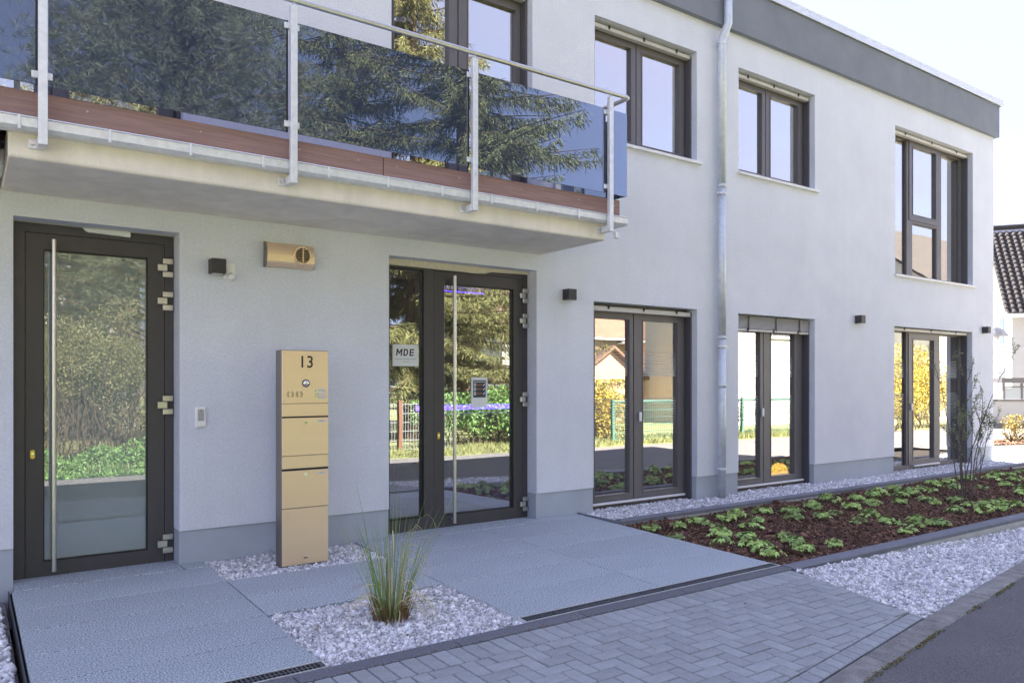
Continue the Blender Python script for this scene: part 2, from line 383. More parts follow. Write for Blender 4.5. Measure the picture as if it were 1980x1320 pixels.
def gravel(name, poly, d, size, zoff, zf=gz, label=None):
    P=[];S=[]
    for layer,(dz,sp) in enumerate(((-.6,1.),(.15,1.25))):
        x,y = fill(poly,d*sp); z = zf(x,y)+zoff+size*dz*.6+RNG.uniform(-.25,.25,len(x))*size
        P.append(np.stack([x,y,z],1)); s = size*.5*RNG.lognormal(0,.28,(len(x),1))*RNG.uniform(.65,1.3,(len(x),3)); S.append(s)
    P=np.concatenate(P);S=np.concatenate(S)
    o = scatter(name,P,S,STONES,ICO_F,MT['gravel']); tag(o,label,'gravel',kind='stuff'); return o
# ------------------------------------------------------------------ setting: ground sheets
NEAR = lambda x: -4.22+.151*(np.minimum(x,18)-3.706)        # near edge of the asphalt
FAR = lambda x: -8.25+.06*x                   # far edge of the asphalt
o = sheet('ground', [(-300,-300),(300,-300),(300,300),(-300,300)], -.42, MT['lawn'], zf=lambda x,y:0)
poly = [(x,NEAR(x)) for x in (60,50,40,30,20)]+[(x,NEAR(x)) for x in (14,11,9,7,5.3,4,2,0,-5,-15,-30)]
poly += [(x,FAR(x)) for x in (-30,-10,0,10,20,30,60)]
sheet('road', poly, -.004, MT['asphalt'], step=1.0)
vp = [(x,FAR(x)) for x in (60,30,10,0,-10,-30)]+[(-30,-70),(60,-70)]
o = sheet('verge', vp, .0, MT['grass'], zf=lambda x,y:-.197)
o = sheet('yard', [(15.33,-.30),(70,-.30),(70,60),(15.33,60)], -.03, MT['yard'], zf=lambda x,y:0)
o = sheet('yard_apron', [(17.4,NEAR(17.4)),(70,NEAR(70)),(70,-.301),(17.4,-.301)], -.03, MT['yard'], zf=lambda x,y:-.02, step=4)

# ------------------------------------------------------------------ office building
BX0, BX1, BY = -7.5, 15.298, 10.5
bld = thing('office_building', (3.9,0,0), 'two storey pale grey rendered office building with flat roof and dark parapet band', 'building')
OPEN = dict(D1=(.285,1.372,-.06,2.577), D2=(3.165,4.855,-.06,2.575), W1=(5.64,7.32,-.06,2.307), W2=(8.10,9.765,-.06,2.30), W3=(11.88,14.48,-.06,2.295),
            U1=(5.655,7.315,4.085,5.45), U2=(8.105,9.77,4.09,5.45), U3=(11.91,14.5,3.085,5.443), BR=(3.19,4.80,3.12,5.45), BL=(-.35,1.40,3.12,5.45))
HL = list(OPEN.values())
w = MB().plate(BX0,BX1,.26,5.858,0,.24,HL)
w.box(BX1-.24,BX1,.24,BY-.24,.26,5.858); w.box(BX0,BX0+.24,.24,BY-.24,.26,5.858); w.box(BX0,BX1,BY-.24,BY,.26,5.858)
w.build('wall', MT['render'], bld, recalc=False)
p = MB().plate(BX0+.012,BX1-.012,-.3,.26,.013,.24,HL)
p.box(BX1-.24,BX1-.012,.24,BY-.24,-.3,.26); p.box(BX0+.012,BX0+.24,.24,BY-.24,-.3,.26); p.box(BX0,BX1,BY-.24,BY,-.3,.26)
p.build('plinth', MT['plinth'], bld, recalc=False)
bd = MB(); bd.plate(BX0-.07,BX1+.075,-.07,BY+.07,5.858,6.42,[(BX0+.3,BX1-.3,.3,BY-.3)],ax='xy'); bd.build('parapet_band', MT['band'], bld)
xs = [BX0-.16]+[BX1+.155-2.98*k for k in range(7,-1,-1)]
for a,b in zip(xs[:-1],xs[1:]):
    c = MB().box(a+.002,b-.002,-.105,.33,6.50,6.535).box(a+.002,b-.002,-.105,-.085,6.425,6.499)
    if b>BX1: c.box(b-.022,b-.002,-.084,.33,6.425,6.499)
    c.build('cap_sheet', MT['cap'], bld, bevel=.004)
MB().box(BX1-.28,BX1+.153,.332,BY+.1,6.425,6.535).box(BX0-.15,BX1-.282,BY-.3,BY+.1,6.425,6.535).box(BX0-.15,BX0+.3,.332,BY-.302,6.425,6.535).build('roof_cap', MT['cap'], bld)
MB().box(BX0+.3,BX1-.3,.3,BY-.3,5.95,6.1).build('roof', MT['membrane'], bld)
# rooms
MB().box(BX0+.25,BX1-.25,.28,BY-.25,-.25,-.01).build('room_floor', MT['roomfloor'], bld)
MB().box(BX0+.25,BX1-.25,.245,BY-.25,2.60,3.05).box(BX0+.25,BX1-.25,.245,BY-.25,5.60,5.8).build('ceiling', MT['interior'], bld)
q = MB()
for x in (-1.2,1.9,7.65,11.0): q.box(x,x+.1,.245,6,-.008,2.598)
for x in (-1.2,2.3,5.2,7.65,11.0): q.box(x,x+.1,.245,6,3.055,5.598)
q.box(BX0+.26,BX1-.26,6.01,6.1,-.008,2.598).box(BX0+.26,BX1-.26,6.01,6.1,3.055,5.598)
q.build('partition', MT['interior'], bld)

def pane(parent, x0,x1,z0,z1,y,m):
    return MB().box(x0-.008,x1+.008,y,y+.006,z0-.008,z1+.008).build('pane', m, parent, recalc=False)
def window(key, fixed=(), sashes=(), yf=.18, rail=(.075,.045,'blind'), sill=True, slats=None, guides=True, handles=()):
    x0,x1,z0,z1 = OPEN[key]
    holes = list(fixed)+[(a[0]+.012,a[1]-.012,a[2]+.012,a[3]-.012) for a,_ in sashes]
    f = MB().plate(x0+.001,x1-.001,z0+.001,z1-.001,yf,yf+.08,holes).build('window', MT['frame'], bld, recalc=False)
    for h in fixed:
        pane(f,*h,yf+.04,MT['glass'])
        a,b,c,d = h; e=.012
        MB().plate(a-.0,b+.0,c-.0,d+.0,yf+.012,yf+.036,[(a+e,b-e,c+e,d-e)]).build('glazing_bead', MT['frame'], f, recalc=False)
    for so,g in sashes:
        s = MB().plate(*so,yf-.014,yf+.055,[g]).build('sash', MT['frame'], f, recalc=False)
        a,b,c,d = g; e=.012
        MB().plate(a-e,b+e,c-e,d+e,yf-.0205,yf-.0145,[g]).build('glazing_bead', MT['frame'], f, recalc=False)
        pane(f,*g,yf+.02,MT['glass'])
    if guides:
        for xa,xb in ((x0+.002,x0+.03),(x1-.03,x1-.002)):
            MB().plate(xa,xb,z0+.002,z1-.03,.085,yf-.001,[]).build('guide_rail', MT['rail'], f, recalc=False)
    if rail:
        dz,h,mm = rail; zt = z1-dz+h
        r = MB().box(x0+.032,x1-.032,.075,.145,z1-dz,zt).build('blind_rail', MT[mm], f, bevel=.006)
        for t in (.17,.5,.83):
            xc = x0+(x1-x0)*t; MB().box(xc-.012,xc+.012,.066,.0745,zt-.03,zt+.012).build('clip', MT['black'], f)
    if slats:
        za,zb = slats; s = MB(); k = 11
        for i in range(k):
            zc = za+(zb-za)*(i+.5)/k
            s.prism([(.07,zc-.004),(.075,zc+.004),(.11,zc+.007),(.145,zc+.003),(.14,zc-.005),(.11,zc-.001)],x0+.034,x1-.034,'yz')
        sp = s.build('slat_pack', MT['blind'], f); sp['kind']='stuff'
        for t in (.17,.52,.84):
            c = MB(); xc=x0+(x1-x0)*t
            for i in range(9):
                zc=za+(zb-za)*(i+.5)/9; c.cyl((xc-.012,.062,zc-.006),(xc+.012,.062,zc+.008),.004,6)
            c.box(xc+.012,xc+.018,.062,.066,za-.02,zb)
            c.build('ladder_cord', MT['black'], f)['kind']='stuff'
    if sill:
        MB().prism([(-.045,z0-.012),(-.045,z0+.022),(.178,z0+.034),(.178,z0-.0)],x0-.04,x1+.06,'yz').build('sill', MT['sill'], f, bevel=.003)
    for hx,hz in handles: MB().box(hx-.018,hx+.018,yf-.045,yf-.021,hz-.055,hz+.055).build('handle', MT['white'], f, bevel=.005)
    return f
def low(key, sashes, fixed=(), strips=(), **k):
    f = window(key, fixed=fixed, sashes=sashes, sill=False, **k)
    for a,b in strips:
        MB().box(a,b,.125,.164,.028,.052).build('threshold', MT['sill'], f, bevel=.003)
    for t in (.16,.37,.62,.85):
        xc=OPEN[key][0]+(OPEN[key][1]-OPEN[key][0])*t; MB().box(xc-.02,xc+.02,.172,.1795,-.022,-.006).build('drain_cap', MT['black'], f)
    return f
f1 = low('W1', [((5.70,6.40,.06,2.22),(5.80,6.337,.128,2.142)),((6.415,7.258,.06,2.22),(6.56,7.15,.128,2.142))], strips=[(5.66,7.25)], rail=(.092,.055,'blind'), handles=[(6.50,1.01)])
f2 = low('W2', [((8.16,8.83,.06,2.22),(8.27,8.758,.132,2.142)),((8.845,9.705,.06,2.22),(9.0,9.527,.132,2.142))], strips=[(8.12,9.70)], rail=(.215,.03,'blind'), slats=(2.12,2.285), handles=[(8.80,1.01)])
f3 = low('W3', [((12.64,13.58,.06,2.215),(12.777,13.461,.132,2.12))], fixed=[(11.95,12.59,.045,2.245),(13.70,14.39,.045,2.22)], strips=[(12.76,13.6)], rail=(.06,.045,'blind'), handles=[(12.70,1.01)])
window('U1', sashes=[((5.72,6.44,4.13,5.39),(5.80,6.362,4.215,5.31)),((6.455,7.262,4.13,5.39),(6.547,7.182,4.215,5.31))])
window('U2', sashes=[((8.17,8.875,4.13,5.39),(8.27,8.797,4.215,5.31)),((8.89,9.715,4.13,5.39),(8.988,9.611,4.215,5.31))])
window('U3', sashes=[((12.66,13.63,4.08,5.385),(12.77,13.526,4.182,5.30))], fixed=[(11.98,12.596,3.165,5.375),(12.777,13.585,3.165,4.04),(13.746,14.406,3.165,5.35)])
window('BR', sashes=[((3.235,3.99,3.15,5.38),(3.30,3.894,3.25,5.29)),((4.01,4.765,3.15,5.38),(4.122,4.702,3.25,5.29))], sill=False, guides=True)
window('BL', sashes=[((-.30,.52,3.15,5.38),(-.20,.42,3.2,5.29)),((.535,1.36,3.15,5.38),(.64,1.25,3.2,5.29))], sill=False)
for f,x0,x1,za in ((f1,5.80,7.15,0),(f2,8.27,9.527,0),(f3,11.95,14.39,0)):
    s = MB(); yz=(.2165,.2185) if f is f3 else (.1965,.1985)
    xr = {id(f1):[(5.80,6.337),(6.56,7.15)],id(f2):[(8.27,8.758),(9.0,9.527)],id(f3):[(11.95,12.59),(12.777,13.461),(13.70,14.39)]}[id(f)]
    for a,b in xr:
        for i in range(11): 
            z=1.77-.027*i; s.box(a,b,*yz,z-.003-.0007*i,z+.003+.0007*i)
        for i in range(15):
            z=1.22-.032*i; s.box(a,b,*yz,z-.007+.0004*i,z+.007-.0004*i)
    sp=s.build('film_stripe', MT['filmstripe'], f, recalc=False); sp['kind']='stuff'

# entrance doors: the fixed frame, then the leaf with its glass, bar handle, hinges and lock
def entrance(key, leaf, g, y, side=None, hx=.54, glass='doorglass', lock=None, hz=(2.32,2.058,1.237,.143)):
    x0,x1,z0,z1 = OPEN[key]
    hol=[(leaf[0]-.004,leaf[1]+.004,leaf[2]-.03,leaf[3]+.004)]
    if side: hol.append(side)
    fr = MB().plate(x0+.001,x1-.001,z0+.002,z1-.001,y,y+.09,hol).build('door_frame', MT['doorframe'], bld, recalc=False)
    if side:
        pane(fr,*side,y+.045,MT['doorglass']); a,b,c,d=side; e=.014
        MB().plate(a,b,c,d,y+.014,y+.042,[(a+e,b-e,c+e,d-e)]).build('glazing_bead', MT['black'], fr, recalc=False)
    lf = MB().plate(*leaf,y+.002,y+.078,[g]).build('entrance_door', MT['doorframe'], bld, recalc=False)
    pane(lf,*g,y+.04,MT[glass]); a,b,c,d=g; e=.008
    MB().plate(a,b,c,d,y+.012,y+.038,[(a+e,b-e,c+e,d-e)]).build('glazing_bead', MT['black'], lf, recalc=False)
    yb=y-.075; h=MB().tube([(hx,yb,.042),(hx,yb,2.455)],.0165,14)
    for zz_ in (.075,2.42): h.cyl((hx,yb,zz_),(hx,y+.003,zz_),.009,10)
    h.build('handle', MT['steel'], lf, smooth=False)
    xr=leaf[1]
    for z in hz:
        k=MB().box(xr-.052,xr+.018,y-.034,y+.001,z-.026,z+.026).box(xr-.014,min(xr+.062,x1-.004),y-.030,y-.001,z+.030,z+.074).box(xr-.014,min(xr+.062,x1-.004),y-.030,y-.001,z-.074,z-.030)
        k.build('hinge', MT['steel'], lf, bevel=.003)
    lx,lz=lock; pts=[(lx+.015*math.cos(t)*1, lz+(.018 if math.sin(t)>0 else -.018)+.015*math.sin(t)) for t in np.linspace(0,2*math.pi,20,endpoint=False)]
    k=MB().prism(pts,y-.012,y+.001,'xz').build('lock', MT['gold'], lf)
    MB().cyl((lx,y-.0165,lz+.005),(lx,y-.0125,lz+.005),.009,12).build('keyhole', MT['chrome'], lf)
    return lf, fr
entrance('D1',(.368,1.30,-.033,2.503),(.478,1.182,.103,2.39),.20,hx=.54,glass='frosted',lock=(.411,.894))
lf2,fr2 = entrance('D2',(3.729,4.793,-.031,2.498),(3.838,4.677,.112,2.384),.16,side=(3.245,3.615,.114,2.495),hx=3.915,lock=(3.772,.896))
MB().prism([(.73,2.57),(.745,2.55),(.77,2.541),(.90,2.538),(1.05,2.532),(1.055,2.545),(1.052,2.572)],.168,.198,'xz').build('masking_strip', MT['paper'], bld)
MB().prism([(3.17,2.573),(3.17,2.535),(3.23,2.512),(3.6,2.510),(4.0,2.508),(4.18,2.504),(4.30,2.512),(4.38,2.534),(4.845,2.545),(4.845,2.573)],.125,.155,'xz').build('masking_strip', MT['reveal_foam'], bld)
MB().box(.287,1.370,.168,.198,2.573,2.5765).build('foam_strip', MT['reveal_foam'], bld)
MB().plate(.286,.291,.02,2.57,.150,.198,[]).build('foam_strip', MT['reveal_foam'], bld)

# notices on the glass
def bold_mde(loc,h,parent):
    b=MB(); sh=.14; k=h
    def pr(x,pts): b.prism([((x+u+v*sh)*k,v*k) for u,v in pts],-.0012,0,'xz')
    x=-1.55
    pr(x,[(0,0),(.2,0),(.2,1),(0,1)]); pr(x,[(.2,1),(.2,.66),(.46,.18),(.46,.52)]); pr(x,[(.46,.52),(.46,.18),(.72,.66),(.72,1)]); pr(x,[(.72,0),(.92,0),(.92,1),(.72,1)])
    x=-.40; o_=[(.0,0),(.42,0),(.62,.12),(.72,.32),(.72,.68),(.62,.88),(.42,1),(.0,1)]; i_=[(.2,.19),(.40,.19),(.48,.25),(.52,.36),(.52,.64),(.48,.75),(.40,.81),(.2,.81)]
    for j in range(8): pr(x,[o_[j],o_[(j+1)%8],i_[(j+1)%8],i_[j]])
    x=.58; pr(x,[(0,0),(.2,0),(.2,1),(0,1)])
    for z in (0,.41,.81): pr(x,[(.2,z),(.66,z),(.66,z+.19),(.2,z+.19)])
    o=b.build('lettering',MT['letter'],parent); 
    ml=Vector(loc)-wloc(parent); o.data.transform(Matrix.Translation(wloc(parent))); o.location=ml; return o
sg = thing('paper_sign', (3.44,.196,1.675), 'white MDE notice stuck to the narrow side pane of the wide entrance door', 'sign')
MB().box(3.30,3.575,.196,.1995,1.57,1.775).build('sheet', MT['paper'], sg)
bold_mde((3.437,.196,1.668),.066,sg)
q=MB()
for k in range(26): 
    a=3.325+k*.0088; q.box(a,a+RNG.uniform(.004,.007),.1948,.1957,1.6335,1.6395)
for k in range(7): a=3.41+k*.009; q.box(a,a+.006,.1948,.1957,1.609,1.614)
q.build('small_print', MT['greytext'], sg)['kind']='stuff'
ps = thing('paper_notice', (4.27,.188,1.31), 'white paper notice with a dark picture of check marks on the glass door leaf', 'notice')
MB().box(4.175,4.37,.193,.196,1.16,1.465).build('sheet', MT['paper'], ps)
MB().box(4.197,4.348,.1915,.1925,1.262,1.437).build('picture', MT['printdark'], ps)
q=MB(); q2=MB(); q3=MB()
for i,z in enumerate((1.39,1.347,1.302)):
    c=(4.218,z); n=10
    q.plate(c[0]-.012,c[0]+.012,z-.015,z+.015,.1898,.191,[(c[0]-.006,c[0]+.006,z-.009,z+.009)])
    q.prism([(4.312,z),(4.318,z+.004),(4.323,z-.004),(4.336,z+.016),(4.341,z+.013),(4.324,z-.014)],.1898,.191,'xz')
    q2.box(4.24,4.275,.1898,.191,z-.004,z+.004).box(4.28,4.30,.1898,.191,z-.002,z+.006)
q.box(4.205,4.335,.1898,.191,1.418,1.424); q.build('tick_mark', MT['paper'], ps)['kind']='stuff'; q2.build('orange_line', MT['orange_print'], ps)['kind']='stuff'

# ------------------------------------------------------------------ inside: counter with blue light, mat, seat
ct = thing('reception_counter', (6.2,3.4,0), 'reception counter with a glowing blue light strip behind the glass door', 'counter')
MB().box(5.0,7.3,2.9,3.5,0,.98).build('cabinet', MT['wood'], ct, bevel=.01)
MB().box(4.95,7.35,2.84,3.55,1.10,1.14).build('worktop', MT['white'], ct, bevel=.006)
MB().box(5.0,7.3,2.86,2.895,1.03,1.095).build('light_strip', MT['led'], ct)
t = MB().box(4.86,5.45,1.9,1.912,2.545,2.555).build('light_strip', MT['led'], None, origin=(5.1,1.9,2.55)); tag(t,'blue light strip running along the lobby ceiling inside the door','light strip')
t = MB().box(3.2,4.85,.40,2.0,-.008,.006).build('door_mat', MT['matting'], None, origin=(4,1.2,0), bevel=.003); tag(t,'black entrance mat lying just inside the wide glass door','mat')
st = thing('floor_sign', (3.62,.75,0), 'tilted white MDE board standing inside behind the narrow door pane', 'sign board')
MB().prism([(.62,.55),(.60,.56),(.68,.84),(.70,.83)],3.42,3.72,'yz').build('board', MT['paper'], st)
MB().prism([(.64,0),(.66,.545),(.69,.545),(.86,0)],3.56,3.58,'yz').build('stand', MT['black'], st)
me=bold_mde((3.57,.624,.68),.066,st); me.rotation_euler=(R(-16),0,0)
for k,(x,y,z,r) in enumerate(((4.55,2.1,1.95,.16),(4.9,2.6,1.70,.22),(3.55,1.8,1.9,.16))):
    pl = thing('pendant_lamp',(x,y,z), ['small flat pendant lamp hung in the lobby behind the glass door','larger flat pendant lamp hung lower in the lobby above the counter','flat pendant lamp seen through the narrow side pane'][k],'pendant lamp','pendant lamps in the lobby')
    MB().tube([(x,y,z-.012),(x,y,z),(x,y,z+.018)],[r,r,r*.3],24).build('shade', MT['lampglow'], pl); MB().cyl((x,y,z+.019),(x,y,2.598),.005,6).build('cable', MT['black'], pl)
st = thing('round_lamp',(9.62,.47,0),'glowing orange half round lamp standing low behind the second lower window','lamp')
MB().prism([(9.62+.19*math.cos(t),.06+.185*math.sin(t)) for t in np.linspace(0,math.pi,24)],.44,.52,'xz').build('shade', MT['lit_orange'], st, bevel=.012)
MB().box(9.56,9.68,.45,.51,-.008,.055).build('base', MT['dark'], st)
st = thing('lounge_seat',(10.3,1.2,0),'dark red upholstered seat behind the second lower window','seat')
MB().box(9.9,10.9,.9,1.5,.0,.42).build('seat', MT['redseat'], st, bevel=.05); MB().box(9.9,10.9,1.51,1.66,.0,.85).build('backrest', MT['redseat'], st, bevel=.05)
t = thing('drain_pipe',(7.0,.7,0),'pale heating pipe bending to the floor behind the first lower window','pipe')
MB().tube([(6.98,.62,1.05),(6.98,.62,.25),(6.99,.62,.15),(7.03,.62,.08),(7.10,.62,.06)],.022,10).build('pipe', MT['housecream'], t, smooth=True)
t = thing('floor_socket',(7.35,.5,.2),'small black socket box low on the wall behind the first lower window','socket')
MB().box(7.40,7.55,.60,.66,.17,.30).box(7.44,7.50,.56,.599,.2,.27).build('socket_box', MT['black'], t, bevel=.006)

# ------------------------------------------------------------------ balcony
bal = thing('balcony',(2.5,-.5,2.74),'concrete balcony with smoked glass balustrade above the two entrance doors','balcony')
MB().prism([(-1.0,2.752),(-.988,2.74),(-.05,2.74),(-.001,2.74),(-.001,2.95),(-1.0,2.95)],.215,4.90,'yz').build('slab', MT['concrete'], bal, bevel=.006)
MB().box(-6,.13,-1.0,-.001,2.74,2.95).build('slab', MT['concrete'], bal, bevel=.006)
MB().box(.131,.214,-.5,-.1,2.80,2.9).build('thermal_bracket', MT['galv'], bal)
x=5.055
for a,b in ((-3.1,-.30),(-.297,2.605),(2.609,x)):
    MB().box(a,b-.0015,-1.035,-1.012,2.982,3.13).build('fascia_board', MT['deck'], bal, bevel=.003)
MB().box(x-.023,x,-1.011,-.004,2.982,3.13).build('fascia_board', MT['deck'], bal, bevel=.003)
MB().box(-6,x-.025,-1.010,-.004,3.085,3.112).build('deck', MT['deck'], bal)
g = MB().prism([(-1.012,2.905),(-1.004,2.885),(-1.075,2.885),(-1.094,2.905),(-1.096,2.955),(-1.104,2.960),(-1.100,2.966),(-1.09,2.962),(-1.088,2.912),(-1.018,2.912)],-3.1,5.10,'yz')
g.box(5.012,5.10,-1.0,-.004,2.885,2.96)
g.build('gutter', MT['galv'], bal)
for k in range(15):
    xx=-2.7+.47*k+.12; xx=-.08+.345+.47*(k-5)
    if -3<xx<5.05: MB().box(xx-.008,xx+.008,-1.106,-1.0955,2.884,2.966).build('gutter_clip', MT['galv'], bal, bevel=.002)
PX=[-1.11,.38,1.875,3.37,4.852]
for i,px in enumerate(PX):
    p_=MB().box(px-.024,px+.024,-1.145,-1.105,2.80,4.032).build('post', MT['galv'], bal, bevel=.003)
    # bracket is a plate bolted to the slab edge with a stub to the post
    s=-1 if i else -1
    b=MB().box(px-.065,px+.02,-1.012,-1.001,2.80,2.862).box(px-.024,px+.02,-1.104,-1.0125,2.803,2.858); b.build('bracket', MT['galv'], p_, bevel=.003)
    b=MB().cyl((px-.046,-1.03,2.831),(px-.046,-1.0125,2.831),.012,6); b.build('bolt', MT['steel'], p_)
    for z in (3.215,3.90):
        MB().box(px-.055,px+.052,-1.104,-1.070,z-.022,z+.022).build('glass_clamp', MT['galv'], p_, bevel=.004)
    MB().cyl((px,-1.125,4.03),(px,-1.125,4.056),.008,8).build('rail_support', MT['steel'], p_)
p_=MB().box(4.99,5.03,-.10,-.06,2.78,4.03).build('post', MT['galv'], bal, bevel=.003)
MB().box(5.0,5.02,-.058,-.002,2.82,2.86).build('bracket', MT['galv'], p_)
p_=MB().box(4.905,4.945,-1.144,-1.104,2.745,2.80).build('bracket', MT['galv'], bal, bevel=.003)
hy=-1.125; MB().tube([(-6,hy,4.075),(5.055,hy,4.075),(5.075,hy+.01,4.075),(5.085,hy+.03,4.075),(5.085,-.004,4.075)],.021,12).build('handrail', MT['steel'], bal)
for a,b in ((-3,-1.15),(-1.07,.345),(.412,1.835),(1.915,3.325),(3.405,4.805),(4.885,5.09)):
    MB().box(a,b,-1.094,-1.084,3.16,3.936).build('glass_panel', MT['smoked'], bal, recalc=False)
    MB().box(b+.001,b+.012,-1.098,-1.080,3.16,3.936).build('panel_edge', MT['black'], bal) if b<5 else None
MB().box(5.08,5.09,-1.083,-.12,3.16,3.936).build('glass_panel', MT['smoked'], bal, recalc=False)
for xx in (.62,1.28,1.95,2.40,2.72,3.28,3.9,4.55,4.98): MB().cyl((xx,-1.039,3.07),(xx,-1.034,3.07),.006,8).build('screw', MT['steel'], bal)

# ------------------------------------------------------------------ fixtures on the facade
dp = thing('downpipe',(7.69,-.06,0),'galvanised downpipe running down the facade from the parapet to the gravel','downpipe')
MB().tube([(7.735,-.135,6.42),(7.735,-.135,5.86),(7.725,-.125,5.82),(7.70,-.085,5.70),(7.69,-.075,5.66),(7.69,-.075,3.84)],.050,16).build('pipe', MT['zinc'], dp, smooth=True)
MB().tube([(7.69,-.075,3.835),(7.69,-.075,1.96)],.0485,16).build('pipe', MT['zinc'], dp, smooth=True)
MB().tube([(7.69,-.075,1.955),(7.69,-.075,-.06)],.050,16).build('pipe', MT['zinc'], dp, smooth=True)
for z in (5.62,3.755,1.86,.345):
    b=MB().tube([(7.69,-.075,z-.012),(7.69,-.075,z+.012)],.056,16); b.box(7.622,7.64,-.10,-.05,z-.008,z+.008).box(7.742,7.758,-.10,-.05,z-.008,z+.008).cyl((7.69,-.02,z),(7.69,0,z),.01,8); b.build('pipe_bracket', MT['galv'], dp)
for z in (3.84,1.96,1.36): MB().tube([(7.69,-.075,z-.01),(7.69,-.075,z+.025),(7.69,-.075,z+.03)],[.054,.055,.051],16).build('socket_ring', MT['zinc'], dp, smooth=True)

def cube_lamp(x0,z0,label,w=.112,h=.115):
    t = thing('wall_lamp',(x0+w/2,-.05,z0),label,'wall lamp','cube lamps on the facade')
    MB().plate(x0,x0+w,z0,z0+h,-.105,-.001,[]).build('housing', MT['dark'], t, bevel=.003)
    MB().box(x0+.02,x0+w-.02,-.085,-.02,z0-.004,z0-.0005).build('lens', MT['lampglow'], t)
    MB().box(x0+.02,x0+w-.02,-.085,-.02,z0+h+.0005,z0+h+.003).build('lens', MT['lampglow'], t)
    return t
t=cube_lamp(1.585,2.275,'dark cube wall lamp with a white motion sensor, right of the left entrance door')
MB().box(1.70,1.79,-.03,-.001,2.245,2.375).build('sensor_plate', MT['white'], t, bevel=.004)
MB().ball((1.752,-.045,2.262),.033,14,10).build('sensor_dome', MT['lampglow'], t, smooth=True)
cube_lamp(5.20,2.288,'dark cube wall lamp between the wide entrance door and the first lower window')
cube_lamp(10.775,2.287,'small dark cube wall lamp on the blank wall between the second and third lower windows')
cube_lamp(14.84,2.287,'dark cube wall lamp close to the far corner of the building')
hl = thing('hooded_lamp',(15.5,.35,2.3),'white hooded lamp sticking out past the far corner of the building','lamp')
v=MB()
ring=[]
for i,(t,w_,h_) in enumerate(((0,.10,.11),(.12,.15,.15),(.3,.15,.13),(.48,.11,.08),(.60,.05,.03))):
    ring.append([(15.42+t, .10+w_*math.cos(a), 2.27+h_*max(0,math.sin(a))*1.25) for a in np.linspace(0,math.pi,9)])
k=len(ring[0]); vv=[p for r_ in ring for p in r_]; ff=[(i*k+j,i*k+j+1,(i+1)*k+j+1,(i+1)*k+j) for i in range(4) for j in range(k-1)]+[tuple(range(k)),tuple(range(4*k,5*k))[::-1]]+[(i*k,(i+1)*k,(i+1)*k+k-1,i*k+k-1) for i in range(4)]
v.add(vv,ff).build('hood', MT['hood'], hl, smooth=False)
MB().tube([(15.30,.10,2.30),(15.45,.10,2.31)],.04,12).build('arm', MT['white'], hl); MB().ball((15.66,.10,2.235),.055,12,8).build('bulb', MT['lampglow'], hl, smooth=True)
# alarm / vent cover
vc = thing('vent_cover',(2.23,-.05,2.47),'brushed champagne metal vent cover with a round louvred outlet under the balcony','vent cover')
pr=[(-.001,2.375),(-.001,2.57)]+[(-.035-.045*math.cos(t)*1.0,2.4725+.0975*math.sin(t)) for t in np.linspace(math.pi/2,-math.pi/2,11)]
MB().prism(pr,2.03,2.432,'yz').build('cover', MT['brass'], vc)
MB().prism([(-.0005,2.368),(-.0005,2.577)]+[(-.036-.049*math.cos(t),2.4725+.1045*math.sin(t)) for t in np.linspace(math.pi/2,-math.pi/2,11)],2.022,2.0295,'yz').build('end_cap', MT['brass_side'], vc)
cxx,czz=2.322,2.478
MB().tube([(cxx,-.07,czz),(cxx,-.098,czz),(cxx,-.098,czz),(cxx,-.09,czz)],[.078,.074,.062,.060],24,cap=False).build('outlet_ring', MT['brass'], vc)
MB().cyl((cxx,-.086,czz),(cxx,-.0835,czz),.061,24).build('outlet', MT['black'], vc)
for i in range(5):
    z=czz-.044+.022*i; hw=math.sqrt(max(0,.060**2-(z-czz)**2)); MB().box(cxx-hw,cxx+hw,-.102,-.088,z-.0024,z+.0024).build('louvre', MT['brass'], vc)
MB().box(cxx-.004,cxx+.004,-.1055,-.1025,czz-.058,czz+.058).build('louvre_bar', MT['brass'], vc)
kp = thing('keypad',(1.524,-.02,1.145),'white wall keypad with grey display beside the left entrance door','keypad')
MB().box(1.484,1.564,-.026,-.001,1.064,1.225).build('housing', MT['white'], kp, bevel=.008)
MB().box(1.501,1.548,-.0285,-.0265,1.113,1.205).build('display', MT['edge_top'], kp)
for i in range(4):
    for j in range(3): q=MB().box(1.507+.014*j,1.515+.014*j,-.0305,-.029,1.12+.016*i,1.13+.016*i); q.build('key', MT['greytext'], kp)
MB().box(1.516,1.532,-.0305,-.029,1.186,1.20).build('symbol', MT['greytext'], kp)

# ------------------------------------------------------------------ mailbox column
mb = thing('mailbox_column',(2.2,-.41,-.02),'freestanding champagne metal mailbox column with house number 13','mailbox')
MB().box(2.010,2.392,-.476,-.345,-.03,1.668).build('cabinet', MT['brass_side'], mb, bevel=.003)
def face(name,z0,z1,d=.010,x0=2.014,x1=2.388,m='brass'): return MB().box(x0,x1,-.477-d,-.477,z0,z1).build(name, MT[m], mb, bevel=.002)
tp=face('intercom_panel',1.252,1.664); face('slot_flap',1.150,1.248); face('mailbox_door',.845,1.138,.013)
face('slot_flap',.743,.841); face('mailbox_door',.436,.726,.013); face('base_panel',-.01,.430)
MB().box(2.014,2.388,-.482,-.477,1.1385,1.1495).box(2.014,2.388,-.482,-.477,.7265,.7425).build('slot', MT['black'], mb)
lettering('house_number','13',(2.205,-.4878,1.573),.132,MT['letter'],mb,xs=.92,offset=.0012,spacing=1.05)
MB().ball((2.203,-.487,1.409),.025,16,10,(1,.6,1)).build('camera_lens', MT['chrome'], mb, smooth=True)
MB().tube([(2.203,-.4875,1.409),(2.203,-.4895,1.409)],.031,20).build('camera_ring', MT['dark'], mb)
